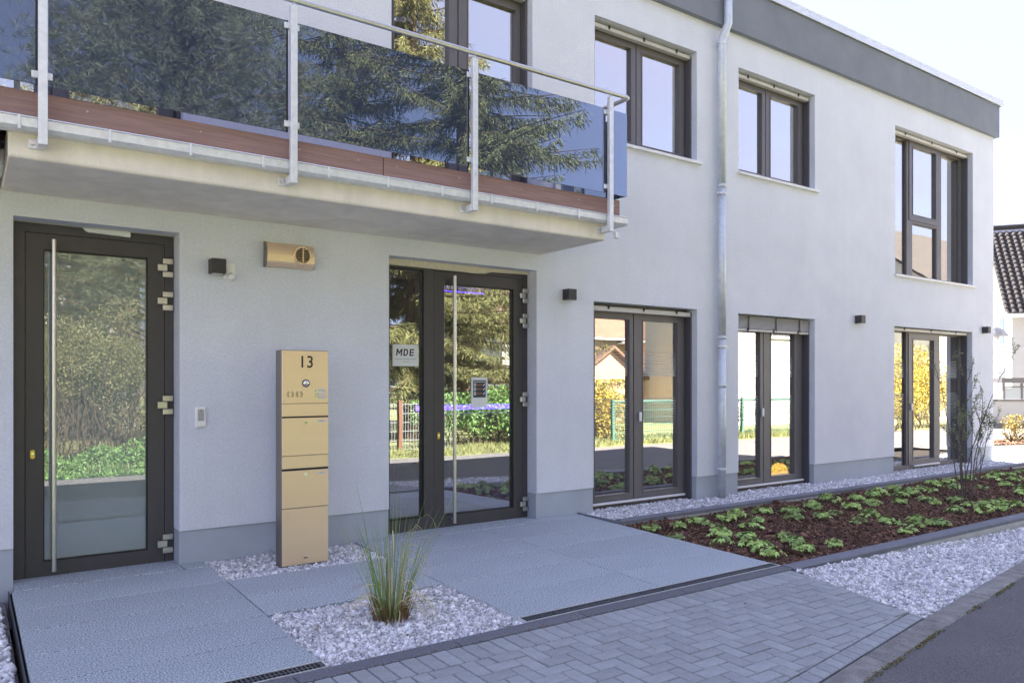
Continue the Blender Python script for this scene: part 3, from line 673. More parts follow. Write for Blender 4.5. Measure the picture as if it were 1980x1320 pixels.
for cx_ in (2.077,2.149):
    q=MB()
    for r_ in (.016,.026):
        for a0 in (0,math.pi):
            pts=[(cx_+r_*math.cos(t+a0),-.4885,1.323+r_*math.sin(t+a0)) for t in np.linspace(-1.15,1.15,9)]
            q.tube(pts,.0016,5)
    q.build('speaker_grille', MT['letter'], mb)
for z in (1.354,1.326,1.297):
    MB().cyl((2.281,-.4935,z),(2.281,-.487,z),.0095,14).build('bell_button', MT['chrome'], mb); MB().box(2.298,2.368,-.4895,-.487,z-.009,z+.009).build('name_plate', MT['blind'], mb, bevel=.001)
for z in (1.102,.690):
    MB().cyl((2.201,-.4955,z),(2.201,-.490,z),.0125,16).build('lock', MT['chrome'], mb); MB().box(2.295,2.366,-.4915,-.490,z-.002,z+.016).build('name_plate', MT['blind'], mb)
    MB().box(2.199,2.203,-.4965,-.4957,z-.007,z+.007).build('keyhole', MT['letter'], mb)
    q=MB(); [q.box(2.312+.009*i,2.318+.009*i,-.4922,-.4917,z+.004,z+.010) for i in range(4)]; q.build('small_print', MT['greytext'], mb)['kind']='stuff'
MB().box(2.185,2.217,-.488,-.4872,.033,.041).build('maker_mark', MT['letter'], mb)
for z in (1.64,1.275): MB().cyl((2.026,-.4885,z),(2.026,-.487,z),.003,8).build('screw', MT['letter'], mb)
# ------------------------------------------------------------------ paving in front of the doors
SL = math.atan(.025)
ter = tag(put(bpy.data.objects.new('terrace', None)),kind='structure'); ter.location=(2.8,-1.2,0)
sheet('bed_base', [(.26,.19),(5.405,.19),(5.405,-2.44),(.26,-2.44)], -.05, MT['joint'], parent=None).parent=ter
ter.children[0].location = -ter.location
CX_=[.268,1.553,2.838,4.120,5.402]; RY=[-.152,-.645,-1.092,-1.545,-1.99,-2.448]
SLAB = {}
def slab(x0,x1,y0,y1,z=0.):
    cx_,cy_=(x0+x1)/2,(y0+y1)/2; hx,hy_=(x1-x0)/2-.0042,(y1-y0)/2-.0038; key=(round(hx,3),round(hy_,3))
    if key not in SLAB: SLAB[key]=MB().box(-hx,hx,-hy_,hy_,-.05,0).mesh('granite_slab',MT['granite'],bevel=.003)
    o=bpy.data.objects.new('granite_slab',SLAB[key]); put(o,ter)
    o.location=Vector((cx_,cy_,gzf(cx_,cy_)+z+RNG.uniform(-.0008,.0008)))-ter.location; o.rotation_euler=(SL+RNG.normal(0,.0006),RNG.normal(0,.0005),0)
for c in range(4):
    for r in range(5):
        y1,y0=RY[r],RY[r+1]
        if c==1:
            if r==0: continue                        # gravel strip with the mailbox
            if r>=3: continue                        # planted gravel square
        slab(CX_[c],CX_[c+1],y0,y1)
for x0,x1 in ((.287,1.371),(3.167,4.853)):           # thresholds
    MB().box(x0,x1,-.145,.28,-.06,-.0015).build('threshold',MT['granite'],ter,bevel=.003)
for x0,x1 in ((1.375,1.553),(2.84,3.163),(4.857,5.402)): slab(x0,x1,-.152,.008)
slab(1.553-.0,1.56,-.645,-.62)
# kerb of dark granite along the drain, edging of the beds
ked = tag(put(bpy.data.objects.new('granite_kerb', None)),kind='structure'); ked.location=(2,-2.62,-.06)
x=-1.45; KM=None
while x<5.38:
    x1=min(x+.935,5.385); cx_=(x+x1)/2
    o=bpy.data.objects.new('kerb_stone',MB().box(-(x1-x)/2+.002,(x1-x)/2-.002,-.056,.056,-.16,0).mesh('kerb_stone',MT['darkgranite'],bevel=.005)); put(o,ked)
    o.location=Vector((cx_,-2.618,gzf(cx_,-2.618)+.004))-ked.location; o.rotation_euler=(SL,0,0); x+=.935
def edging(name,x0,x1,yf,wid,top,depth,dirx=True):
    e = tag(put(bpy.data.objects.new(name, None)),kind='structure'); e.location=(x0,yf(x0),0)
    x=x0
    while x<x1-.05:
        a,b=x+.0015,min(x+.935,x1)-.0015
        ya,yb=yf(a),yf(b); zt=[top(a),top(b)]
        p=MB(); h=.045
        for (zz0,zz1,grow) in ((-h,0,.0),):
            pass
        def ring(y_off,z): return [(a,ya+y_off,zt[0]+z),(b,yb+y_off,zt[1]+z)]
        A=[*ring(0,-depth),*ring(wid,-depth),*ring(wid,-h),*ring(0,-h)]
        s=MB().add([A[0],A[1],A[3],A[2],A[7],A[6],A[4],A[5]],[]) 
        P0=[(a,ya,zt[0]),(b,yb,zt[1]),(b,yb+wid,zt[1]),(a,ya+wid,zt[0])]
        s=MB(); lo=[(q[0],q[1],q[2]-depth) for q in P0]; mi=[(q[0],q[1],q[2]-h) for q in P0]
        s.add(lo+mi,[(3,2,1,0),(0,1,5,4),(1,2,6,5),(2,3,7,6),(3,0,4,7),(4,5,6,7)])
        o=s.build('edging_stone',MT['edge_top'],e)
        t=MB(); lo=[(q[0],q[1]+(-.004 if i<2 else .004),q[2]-h+.001) for i,q in enumerate(P0)]; c=.012
        up=[(q[0],q[1]+(-.004 if i<2 else .004),q[2]-c) for i,q in enumerate(P0)]; tt=[(q[0],q[1]+(c if i<2 else -c),q[2]) for i,q in enumerate(P0)]
        t.add(lo+up+tt,[(3,2,1,0)]+[(i,(i+1)%4,4+(i+1)%4,4+i) for i in range(4)]+[(4+i,4+(i+1)%4,8+(i+1)%4,8+i) for i in range(4)]+[(8,9,10,11)])
        t.build('capping',MT['edge_dark'],o)
        x+=.935
    return e
ef=lambda x:-2.675-.0105*(x-5.4)
edging('front_edging',5.39-.0,13.4,ef,.125,lambda x:gzf(x,-2.6)+.006,.22)
edging('wall_edging',5.44,17.4,lambda x:-.640,.085,lambda x:.018,.22)
MB().box(5.408,5.437,-.640,.01,-.1,.008).box(5.4375,5.62,-.02,.012,-.1,-.02).build('edging_end',MT['edge_dark'],None,origin=(5.42,-.3,0))['kind']='structure'

# slotted drains
def drain(x0,x1,label):
    t=thing('drain_channel',((x0+x1)/2,-2.5,gzf(1,-2.5)),label,'drain')
    y0,y1=-2.548,-2.456; zf=lambda y:.025*y
    def slope(b): b.v=[(a[0],a[1],a[2]+.025*a[1]) for a in b.v]; return b
    holes=[]; x=x0+.018; 
    while x<x1-.03:
        for a,b in ((y0+.012,y0+.041),(y0+.050,y0+.080)): holes.append((x,x+.014,a,b))
        x+=.0235
    slope(MB().plate(x0+.006,x1-.006,y0+.004,y1-.004,-.014,.000,holes,ax='xy')).build('grate',MT['cast'],t,recalc=False)
    slope(MB().box(x0,x1,y0-.004,y0+.003,-.09,.003).box(x0,x1,y1-.003,y1+.003,-.09,.003).box(x0,x0+.005,y0+.0031,y1-.0031,-.09,.003).box(x1-.005,x1,y0+.0031,y1-.0031,-.09,.003)).build('channel_rim',MT['galv'],t)
    slope(MB().box(x0+.006,x1-.006,y0+.004,y1-.004,-.10,-.085)).build('channel_floor',MT['black'],t)
    x=x0+.25
    while x<x1: slope(MB().cyl((x,-2.502,-.001),(x,-2.502,.003),.008,8)).build('bolt',MT['black'],t); x+=.5
drain(.268,1.553,'short black slotted drain grate at the foot of the left entrance paving')
drain(2.842,5.395,'long black slotted drain grate between the right entrance paving and the dark kerb')
b_=MB().box(2.8355,2.8385,-2.55,-1.546,-.06,-.003); b_.v=[(a[0],a[1],a[2]+.025*a[1]) for a in b_.v]; b_.build('steel_strip',MT['galv'],ter)

# ------------------------------------------------------------------ block paving in herringbone with border courses
pav = tag(put(bpy.data.objects.new('block_paving', None)),kind='structure'); pav.location=(3.4,-3.4,-.085)
sheet('joint_bed',[(-1.4,-2.676),(5.36,-2.676),(5.03,NEAR(5.05)+.02),(-1.4,NEAR(-1.4)+.02)],-.012,MT['joint']).parent=pav
pav.children[0].location=-pav.location
def clip(poly, a, b):
    """keep the part of a polygon left of the line a->b"""
    out=[]; f=lambda p:(b[0]-a[0])*(p[1]-a[1])-(b[1]-a[1])*(p[0]-a[0])
    for i in range(len(poly)):
        p,q=poly[i],poly[(i+1)%len(poly)]; fp,fq=f(p),f(q)
        if fp>=0: out.append(p)
        if fp*fq<0: t=fp/(fp-fq); out.append((p[0]+t*(q[0]-p[0]),p[1]+t*(q[1]-p[1])))
    return out
def area(p): return .5*sum(p[i][0]*p[(i+1)%len(p)][1]-p[(i+1)%len(p)][0]*p[i][1] for i in range(len(p)))
def inset(p,d):
    n=len(p); out=[]
    for i in range(n):
        a,b,c=Vector(p[i-1]),Vector(p[i]),Vector(p[(i+1)%n]); u=(b-a).normalized(); v=(c-b).normalized()
        n1=Vector((-u.y,u.x)); n2=Vector((-v.y,v.x)); m=(n1+n2); k=max(.35,1+n1.dot(n2)); out.append(tuple(b+m/k*d))
    return out
def clean(p):
    out=[]
    for q in p:
        if not out or math.dist(q,out[-1])>.004: out.append(q)
    if len(out)>1 and math.dist(out[0],out[-1])<.004: out.pop()
    return out
def paver_mesh(poly):
    n=len(poly); c=.004; t=inset(poly,c)
    s=MB(); s.add([(x,y,-.05) for x,y in poly]+[(x,y,-c) for x,y in poly]+[(x,y,0) for x,y in t],
        [(i,(i+1)%n,n+(i+1)%n,n+i) for i in range(n)]+[(n+i,n+(i+1)%n,2*n+(i+1)%n,2*n+i) for i in range(n)]+[tuple(range(2*n,3*n))])
    return s
BORDER=((5.35,-2.66),(5.033,-3.97)); CUT=((3.30,-4.01),(5.10,-3.756)); LEFT=((-1.4,-5),(-1.4,-2))
def in_view(x,y):
    z=gzf(x,y); px,py=x,y+6.39; Z=px*math.sin(R(35.4))+py*math.cos(R(35.4)); r=px*math.cos(R(35.4))-py*math.sin(R(35.4))
    if Z<.3: return False
    u=990+1494*r/Z; v=738-1494*(z-1.42)/Z; return -40<u<2020 and v<1360
SHARED={}; rest=MB(); npv=0
def add_paver(poly, full=None):
    global npv
    poly=clean(poly)
    if len(poly)<3 or abs(area(poly))<.0009: return
    if area(poly)<0: poly=poly[::-1]
    cx_=sum(p[0] for p in poly)/len(poly); cy_=sum(p[1] for p in poly)/len(poly)
    loc=[(x-cx_,y-cy_) for x,y in poly]
    dz=RNG.normal(0,.0009)
    if in_view(cx_,cy_) and npv<298:
        if full is not None:
            if full not in SHARED: SHARED[full]=paver_mesh(inset(loc,.0034)).mesh('paver',MT['paver'],recalc=False)
            me=SHARED[full]
        else: me=paver_mesh(inset(loc,.0034)).mesh('paver',MT['paver'],recalc=False)
        o=bpy.data.objects.new('paver',me); put(o,pav); o.location=Vector((cx_,cy_,gzf(cx_,cy_)+dz))-pav.location
        o.rotation_euler=(SL+RNG.normal(0,.004),RNG.normal(0,.004),0); npv+=1
    else:
        s=paver_mesh(inset(poly,.0034)); s.v=[(a[0],a[1],a[2]+gzf(a[0],a[1])+dz) for a in s.v]; rest.add(s.v,s.f)
W_=.0955
def cut_all(p, border=True, cutline=True):
    p=clip(p,LEFT[1],LEFT[0]) if False else p
    # inside is to the left (west) of the right border and above the cut line
    p=clip(p,BORDER[1],BORDER[0])
    if cutline and p: p=clip(p,CUT[0],CUT[1])
    return p
x=-1.35
while x<5.4:                                     # header course along the kerb
    q=[(x,-2.893),(x+W_,-2.893),(x+W_,-2.680),(x,-2.680)]; c=cut_all(q); add_paver(c,'head' if abs(area(c or [(0,0),(0,0),(0,0)])-area(q))<1e-6 else None) if c else None; x+=W_
for i in range(-16,76):
    for j in range(-16,2):
        k=(i-j)%4
        if k not in (0,3): continue
        x0=1.37+i*W_-.95; y0=-2.893-W_+j*W_
        q=[(x0,y0),(x0+2*W_,y0),(x0+2*W_,y0+W_),(x0,y0+W_)] if k==0 else [(x0,y0),(x0+W_,y0),(x0+W_,y0+2*W_),(x0,y0+2*W_)]
        if min(p[0] for p in q)<-1.38: continue
        A0=abs(area(q)); c=clip(q,(-2,-2.8935),(6,-2.8935)) if False else q
        c=clip(c,(6,-2.8935),(-2,-2.8935)); c=cut_all(c) if c else c
        if not c: continue
        add_paver(c,('h' if k==0 else 'v') if abs(abs(area(c))-A0)<1e-7 else None)
# header course along the road kerb, square to the road
dx,dy=math.cos(.1405),math.sin(.1405); t=-4.6
while t<1.1:
    bx,by=4.2+t*dx,-3.883+t*dy
    a=(bx,by-.002); b=(bx+W_*dx,by+W_*dy-.002)
    k_=lambda p:(p[0]-.022, p[1]-.232)
    q=[k_(a),k_(b),b,a]
    q=clip(q,BORDER[1],BORDER[0]); q=clip(q,CUT[1],CUT[0]) if q and False else q
    q=clip(q,(-5,NEAR(-5)+.150),(8,NEAR(8)+.150)) if q else q
    if q: add_paver(q)
    t+=W_
rs=rest.build('paver_field',MT['paver'],pav,recalc=False); rs['kind']='stuff'
# flush concrete kerb between paving and asphalt
rk=tag(put(bpy.data.objects.new('road_kerb', None)),kind='structure'); rk.location=(5,NEAR(5)+.07,gzf(5,-4))
x=-1.5
while x<15:
    a,b=x+.002,x+.93
    P0=[(a,NEAR(a)-.008),(b,NEAR(b)-.008),(b,NEAR(b)+.142),(a,NEAR(a)+.142)]; s=MB(); zt=[gzf(*p)+.003+RNG.uniform(-.002,.002) for p in P0]
    s.add([(p[0],p[1],z-.14) for p,z in zip(P0,zt)]+[(p[0],p[1],z) for p,z in zip(P0,zt)],[(3,2,1,0),(4,5,6,7)]+[(i,(i+1)%4,4+(i+1)%4,4+i) for i in range(4)])
    s.build('kerb_stone',MT['kerb'],rk,bevel=.008); x+=.932
# ------------------------------------------------------------------ gravel
def base(name,poly,dz,m,zf=gz,step=None):
    return sheet(name,poly,dz,MT[m],step=step,zf=zf)
sq=[(1.560,-2.556),(2.834,-2.556),(2.834,-1.552),(1.560,-1.552)]
base('planting_square',sq,-.055,'gravelbase'); gravel('gravel',sq,.0150,.0225,-.019,label='white grey chippings filling the square planting bed with the grass')
ms=[(1.556,-.640),(2.834,-.640),(2.834,.008),(1.556,.008)]
base('mailbox_strip',ms,-.055,'gravelbase'); gravel('gravel',ms,.0155,.0225,-.018,label='white grey chippings round the mailbox column')
ls=[(-1.6,-2.55),(.235,-2.55),(.235,.0),(-1.6,.0)]
base('left_gravel_bed',ls,-.10,'gravelbase'); gravel('gravel',[(-.9,-2.55),(.225,-2.55),(.19,-.28),(-.9,-.28)],.019,.030,-.065,label='white grey chippings left of the entrance paving')
b_=MB().box(.254,.260,-2.55,-.02,-.14,-.025); b_.v=[(a[0],a[1],a[2]+.025*a[1]) for a in b_.v]; b_.build('steel_strip',MT['cast'],ter)
wf=lambda x,y:np.full(np.shape(x),0.)
wall_strip=[(5.44,-.553),(17.3,-.553),(17.3,-.30),(15.3,.01),(14.5,.012),(14.48,.17),(11.9,.17),(11.88,.012),(9.78,.012),(9.765,.17),(8.1,.17),(8.09,.012),(7.33,.012),(7.32,.17),(5.64,.17),(5.63,.012),(5.44,.012)]
base('wall_gravel_strip',[(5.44,-.55),(17.3,-.55),(17.3,.012),(5.44,.012)],-.075,'gravelbase',zf=wf); gravel('gravel',wall_strip,.0185,.024,-.026,zf=wf,label='white grey chippings between the facade and the bark bed')
fz=lambda x,y: gz(x,y)-.055*np.clip((np.asarray(x)-5.3)/3,0,1)*np.clip((np.asarray(y)-NEAR(np.asarray(x))-.15)/.5,0,1)
big=[(5.385,-2.70),(13.2,-2.78),(13.2,NEAR(13.2)+.145),(9,NEAR(9)+.145),(5.05,NEAR(5.05)+.145)]
base('front_gravel_bed',big,-.045,'gravelbase',zf=fz,step=.5); gravel('gravel',big,.0158,.0225,-.014,zf=fz,label='white grey chippings between the bark bed and the road kerb')

# ------------------------------------------------------------------ bark mulch bed
mz=lambda x,y: -.030+.025*np.minimum(y,0)*0.85+.012*np.sin(np.asarray(x)*3.1)*np.sin(np.asarray(y)*4.3+1)
bed=[(5.415,-2.53),(13.3,-2.60),(14.3,-2.30),(17.3,-2.02),(17.3,-.645),(5.445,-.645),(5.415,-.645)]
base('planting_bed',bed,-.02,'mulchbase',zf=mz,step=.4)
P=[];S=[]
for d,dz in ((.0195,.0),(.028,.010)):
    x,y=fill([(5.415,-2.545),(13.3,-2.61),(14.3,-2.3),(14.8,-2.26),(14.8,-.648),(5.415,-.648)],d); n=len(x)
    P.append(np.stack([x,y,mz(x,y)-.006+dz*RNG.uniform(0,1,n)],1))
    l=RNG.lognormal(-4.35,.42,n); S.append(np.stack([l,l*RNG.uniform(.22,.6,n),l*RNG.uniform(.10,.28,n)],1))
o=scatter('bark_mulch',np.concatenate(P),np.concatenate(S),CHIPS,CUBE_F,MT['mulch'],tilt=.42); tag(o,'dark brown bark mulch covering the planting bed','mulch',kind='stuff')
# cranesbill like leafy plants
def leaf_verts(r,cup,n=5):
    """one lobed leaf, stalk end at the origin, lying along +x"""
    pts=[]; 
    for i in range(2*n+1):
        a=-2.45+4.9*i/(2*n); rr=r*(1.0 if i%2 else .62) if 0<i<2*n else r*.45
        pts.append((rr*math.cos(a),rr*math.sin(a),-cup*rr*rr/r+ (.10*r if i%2==0 else -.06*r)))
    v=[(0,0,.02*r)]+pts; f=[(0,i,i+1) for i in range(1,len(pts))]; return np.array(v),f
def leafy_plant_mesh(k):
    V=[];F=[];SV=[];SF=[]; rg=np.random.default_rng(50+k); n=int(rg.integers(15,22)); b=MB()
    for i in range(n):
        az=rg.uniform(0,2*math.pi); rad=.125*math.sqrt(rg.uniform(.02,1)); h=.10-.055*(rad/.125)**2+rg.uniform(-.012,.018)
        v,f=leaf_verts(rg.uniform(.030,.052),rg.uniform(.1,.5)); tilt=rg.normal(.25,.2)+.8*rad/.125*.6
        M=Matrix.Rotation(az,3,'Z')@Matrix.Rotation(tilt,3,'Y')@Matrix.Rotation(rg.normal(0,.25),3,'X')
        c=np.array((rad*math.cos(az),rad*math.sin(az),h)); k0=len(V)
        V+= [tuple(np.array(M@Vector(q))+c) for q in v]; F+=[tuple(a+k0 for a in q) for q in f]
        b.tube([(rad*.15*math.cos(az),rad*.15*math.sin(az),0),(rad*.7*math.cos(az),rad*.7*math.sin(az),h*.7),tuple(c)],[.0026,.002,.0016],4,cap=False)
    me=bpy.data.meshes.new('foliage'); me.from_pydata(V,[],F); me.materials.append(MT['leaf']); return me,b.mesh('stalk',MT['bud'],recalc=False)
LM=[leafy_plant_mesh(k) for k in range(7)]
PL=[(5.53,-.96),(5.83,-1.06),(6.18,-.99),(5.47,-1.34),(6.07,-1.32),(5.86,-1.56),(5.61,-1.79),(6.53,-1.07),(6.79,-1.03),(7.3,-.98),(6.73,-1.32),(6.4,-1.5),(6.0,-1.75),(5.79,-1.98),(5.69,-2.15),(5.61,-2.32),(7.58,-1.15),(7.28,-1.36),(6.36,-1.92),(6.23,-2.1),(5.98,-2.33),(6.13,-2.28),(8.15,-1.02),(8.05,-1.09),(8.62,-.95),(7.94,-1.43),(7.53,-1.55),(9.03,-1.05),(8.38,-1.37),(9.61,-1.01),(8.82,-1.38),(8.04,-1.79),(7.61,-1.91),(9.38,-1.07),(7.92,-2.06),(10.13,-.95),(9.78,-1.21),(9.32,-1.46),(10.04,-1.21),(10.69,-1.0),(11.07,-.99),(10.49,-1.27),(9.74,-1.57),(9.51,-1.79),(8.26,-2.2),(7.95,-2.31),(7.63,-2.45),(8.25,-2.42),(9.21,-2.15),(9.96,-1.83),(9.71,-2.08),(11.67,-.91),(11.01,-1.29),(11.45,-1.44),(12.12,-.98),(10.06,-2.11),(10.31,-2.13),(9.4,-2.38),(9.81,-2.38),(10.28,-2.33),(12.44,-1.16),(12.01,-1.53),(12.94,-1.04),(13.42,-1.03),(12.67,-1.42),(13.89,-1.01),(11.88,-1.8),(6.45,-2.38),(10.9,-2.3),(11.4,-2.0),(12.4,-1.9),(13.2,-1.6),(14.3,-1.2)]
for i,(x,y) in enumerate(PL):
    t=thing('bedding_plant',(x,y,float(mz(x,y))-.004),'low clump of lobed bright green leaves growing in the bark mulch bed','plant','leafy plants in the bark bed')
    fm,sm=LM[i%7]; s=RNG.uniform(.74,1.08); t.scale=(s,s,s*RNG.uniform(.75,1.1)); t.rotation_euler=(0,0,RNG.uniform(0,6.28))
    put(bpy.data.objects.new('foliage',fm),t); put(bpy.data.objects.new('stalk',sm),t)
for i,(x,y,s) in enumerate(((16.3,-.45,.8),(17.5,-.2,1.0),(18.6,-.4,.9))):
    t=thing('bedding_plant',(x,y,-.03),'low clump of lobed green leaves on the sunlit ground past the building corner','plant','leafy plants past the corner'); t.scale=(s,)*3
    put(bpy.data.objects.new('foliage',LM[i][0]),t); put(bpy.data.objects.new('stalk',LM[i][1]),t)

# ------------------------------------------------------------------ ornamental grass
def ribbons(curves, widths):
    V=[];F=[]
    for pts,w in zip(curves,widths):
        pts=np.array(pts); n=len(pts); t=np.gradient(pts,axis=0); t/=np.linalg.norm(t,axis=1,keepdims=True)+1e-9
        a=RNG.normal(size=3); s=np.cross(t,a); s/=np.linalg.norm(s,axis=1,keepdims=True)+1e-9; s2=np.cross(t,s)
        ww=(w*np.minimum(1,1.25*(1-np.linspace(0,1,n))**.6))[:,None]; k=len(V)
        for i in range(n): V+= [pts[i]-s[i]*ww[i], pts[i]+s2[i]*ww[i]*.7, pts[i]+s[i]*ww[i]]
        for i in range(n-1):
            b=k+3*i; F+=[(b,b+1,b+4,b+3),(b+1,b+2,b+5,b+4)]
    return np.array(V),np.array(F)
og=thing('ornamental_grass',(2.19,-2.0,-.06),'tall clump of ornamental grass with dry curling blades in the gravel square','grass clump')
B0=np.array((2.19,-2.0,-.055)); cv=[];wd=[]
for i in range(95):
    az=RNG.uniform(0,2*math.pi); r0=.085*math.sqrt(RNG.uniform()); L_=RNG.uniform(.32,.74) if i>16 else RNG.uniform(.72,.90); lean=RNG.uniform(.02,.32)*L_*(.6+r0/.085); bend=RNG.uniform(.0,.12)*L_
    u=np.array((math.cos(az),math.sin(az),0)); s=np.linspace(0,1,8)[:,None]
    cv.append(B0+u*r0+u*(lean*s+bend*s**3)+np.array((0,0,1))*(L_*s-.25*bend*s**3)); wd.append(RNG.uniform(.0016,.0031))
for i in range(9):
    az=RNG.uniform(0,2*math.pi); u=np.array((math.cos(az),math.sin(az),0)); s=np.linspace(0,1,9)[:,None]; L_=RNG.uniform(.3,.5)
    cv.append(B0+u*.05+u*L_*s+np.array((0,0,1))*(.22*s-.25*s**2+.05)); wd.append(.0023)
v,f=ribbons(cv,wd); np_mesh('green_blades',v,f,MT['blade'],og,kind='stuff')
cv=[];wd=[]
for i in range(44):
    az=RNG.uniform(0,2*math.pi); u=np.array((math.cos(az),math.sin(az),0)); s=np.linspace(0,1,16)[:,None]; k=RNG.uniform()
    if k<.5:
        H_=RNG.uniform(.25,.62); th=s*RNG.uniform(1.6,3.6); rr=RNG.uniform(.06,.14)
        up=np.minimum(s/.6,1); c=np.clip((s-.5)/.5,0,1)*RNG.uniform(2,4.2)
        cv.append(B0+u*.05+u*(.10*up*H_*2*RNG.uniform(.1,1)+rr*np.sin(np.minimum(c,3.2))*.8+rr*.4*c)+np.array((0,0,1))*(H_*up+rr*(np.cos(c)-1)*.8)); wd.append(.0034)
    else:
        L_=RNG.uniform(.2,.42); h=RNG.uniform(.05,.22)
        cv.append(B0+u*.05+u*L_*s+np.array((0,0,1))*(4*h*s*(1-s)*(1-.3*s)+.03-.012*s)+np.cross(u,(0,0,1))*RNG.normal(0,.05)*s**2); wd.append(.0034)
s=np.linspace(0,1,16)[:,None]; ax=np.array((.84,-.3,0)); c=np.clip((s-.45)/.55,0,1)*4.0
cv.append(B0+np.array((.04,0,0))+ax*(.16*np.minimum(s/.5,1)+.085*np.sin(np.minimum(c,4.2))*.9+.025*c)+np.array((0,0,1))*(.60*np.minimum(s/.5,1)+.09*(np.cos(c)-1)+.05)); wd.append(.003)
v,f=ribbons(cv,wd); np_mesh('dry_blades',v,f,MT['straw'],og,kind='stuff')
cv=[];wd=[]
for i in range(170):
    az=RNG.uniform(0,2*math.pi); r0=.112*math.sqrt(RNG.uniform()); u=np.array((math.cos(az),math.sin(az),0)); s=np.linspace(0,1,4)[:,None]; L_=RNG.uniform(.06,.20)
    cv.append(B0+u*r0+u*L_*.35*s+np.array((0,0,1))*(L_*s-.01)); wd.append(.003)
v,f=ribbons(cv,wd); np_mesh('thatch',v,f,MT['thatch'],og,kind='stuff')

# ------------------------------------------------------------------ leafless shrub with young leaves
sh=thing('young_shrub',(10.36,-1.74,-.07),'young twiggy shrub with sparse new leaves standing in the bark bed','shrub')
b=MB(); tips=[]; rg=random.Random(5)
def grow(p,d,L_,r,lev):
    pts=[Vector(p)]; d=Vector(d).normalized(); n=5
    for i in range(n):
        d=(d+Vector((rg.gauss(0,.07),rg.gauss(0,.07),.05))).normalized(); pts.append(pts[-1]+d*L_/n)
    b.tube(pts,[r*(1-.65*i/n) for i in range(n+1)],5,cap=False)
    for i in range(1,n+1):
        tips.append((pts[i],d,lev))
        if lev<2 and i>=2:
            for _ in range(2 if lev==0 else 1):
                a=rg.uniform(0,6.28); s=Vector((math.cos(a),math.sin(a),rg.uniform(.5,1.3))).normalized()
                if rg.random()<.5: grow(pts[i],(d*.6+s*.7),L_*rg.uniform(.16,.30) if lev==0 else L_*rg.uniform(.3,.5),r*.5,lev+1)
for dx,dy,L_ in ((-.03,0,1.62),(.04,.05,1.50),(-.20,.08,1.50),(-.12,-.1,1.15),(.24,-.05,1.22),(.34,.1,1.12),(.14,.12,1.05),(-.28,.0,.95),(.42,0,.9),(.10,-.1,.95)):
    grow((10.36+dx*.35,-1.74+dy*.5,-.07),(dx*.9,dy,1),L_,.0085,0)
b.build('stem',MT['twig'],sh,recalc=False)
V=[];F=[]
for p,d,lev in tips:
    if p.z<.45 or (rg.random()<.25): continue
    for _ in range(rg.randint(3,7) if p.z>.7 else 1):
        a=Vector((rg.gauss(0,1),rg.gauss(0,1),rg.gauss(.9,.6))).normalized(); s=a.orthogonal().normalized()*rg.uniform(.005,.010); L_=rg.uniform(.018,.036)
        q=p+Vector((rg.gauss(0,.01),rg.gauss(0,.01),rg.gauss(0,.02))); k=len(V); V+=[q,q+a*L_*.5+s,q+a*L_,q+a*L_*.5-s]; F.append((k,k+1,k+2,k+3))
np_mesh('leaf',np.array([tuple(q) for q in V]),F,MT['bud'],sh,kind='stuff')

# small litter: fallen leaves, moss in the kerb joint
x=np.concatenate([RNG.uniform(1.6,2.8,14),RNG.uniform(5.3,7.5,16),RNG.uniform(1.5,5,20),RNG.uniform(5.7,7.3,10),RNG.uniform(3,5,5),RNG.uniform(5.6,12,60)]); y=np.concatenate([RNG.uniform(-2.5,-1.6,14),RNG.uniform(-3.4,-2.75,16),-2.678+RNG.normal(0,.006,20),RNG.uniform(-.1,.12,10),RNG.uniform(-3.8,-3,5),RNG.uniform(-2.45,-.75,60)])
z=gz(x,y)+.006; n=len(x); s=RNG.uniform(.006,.015,(n,1))
LEAFQ=np.array([[(-1,0,.1),(0,-.5,0),(1,0,.25),(0,.5,0)]],float)
o=scatter('fallen_leaves',np.stack([x,y,z],1),s*np.ones((1,3)),LEAFQ,np.array([[0,1,2,3]]),MT['deadleaf'],tilt=.35); tag(o,'small dead leaves scattered on gravel and paving','leaves',kind='stuff')
n=2200; x=RNG.uniform(3,9,n); sd_=RNG.uniform(size=n); y=NEAR(x)-.012+RNG.normal(0,.010,n); k=np.sin(x*3.3)+np.sin(x*8.1+1)+RNG.normal(0,.5,n)>.25; x=x[k];y=y[k]
o=scatter('kerb_moss',np.stack([x,y,gz(x,y)+.001],1),RNG.uniform(.002,.007,(len(x),1))*np.array([[1,1,.5]]),STONES,ICO_F,MT['moss'],tilt=.3); tag(o,'moss and crumbs growing in the joint of the road kerb','moss',kind='stuff')
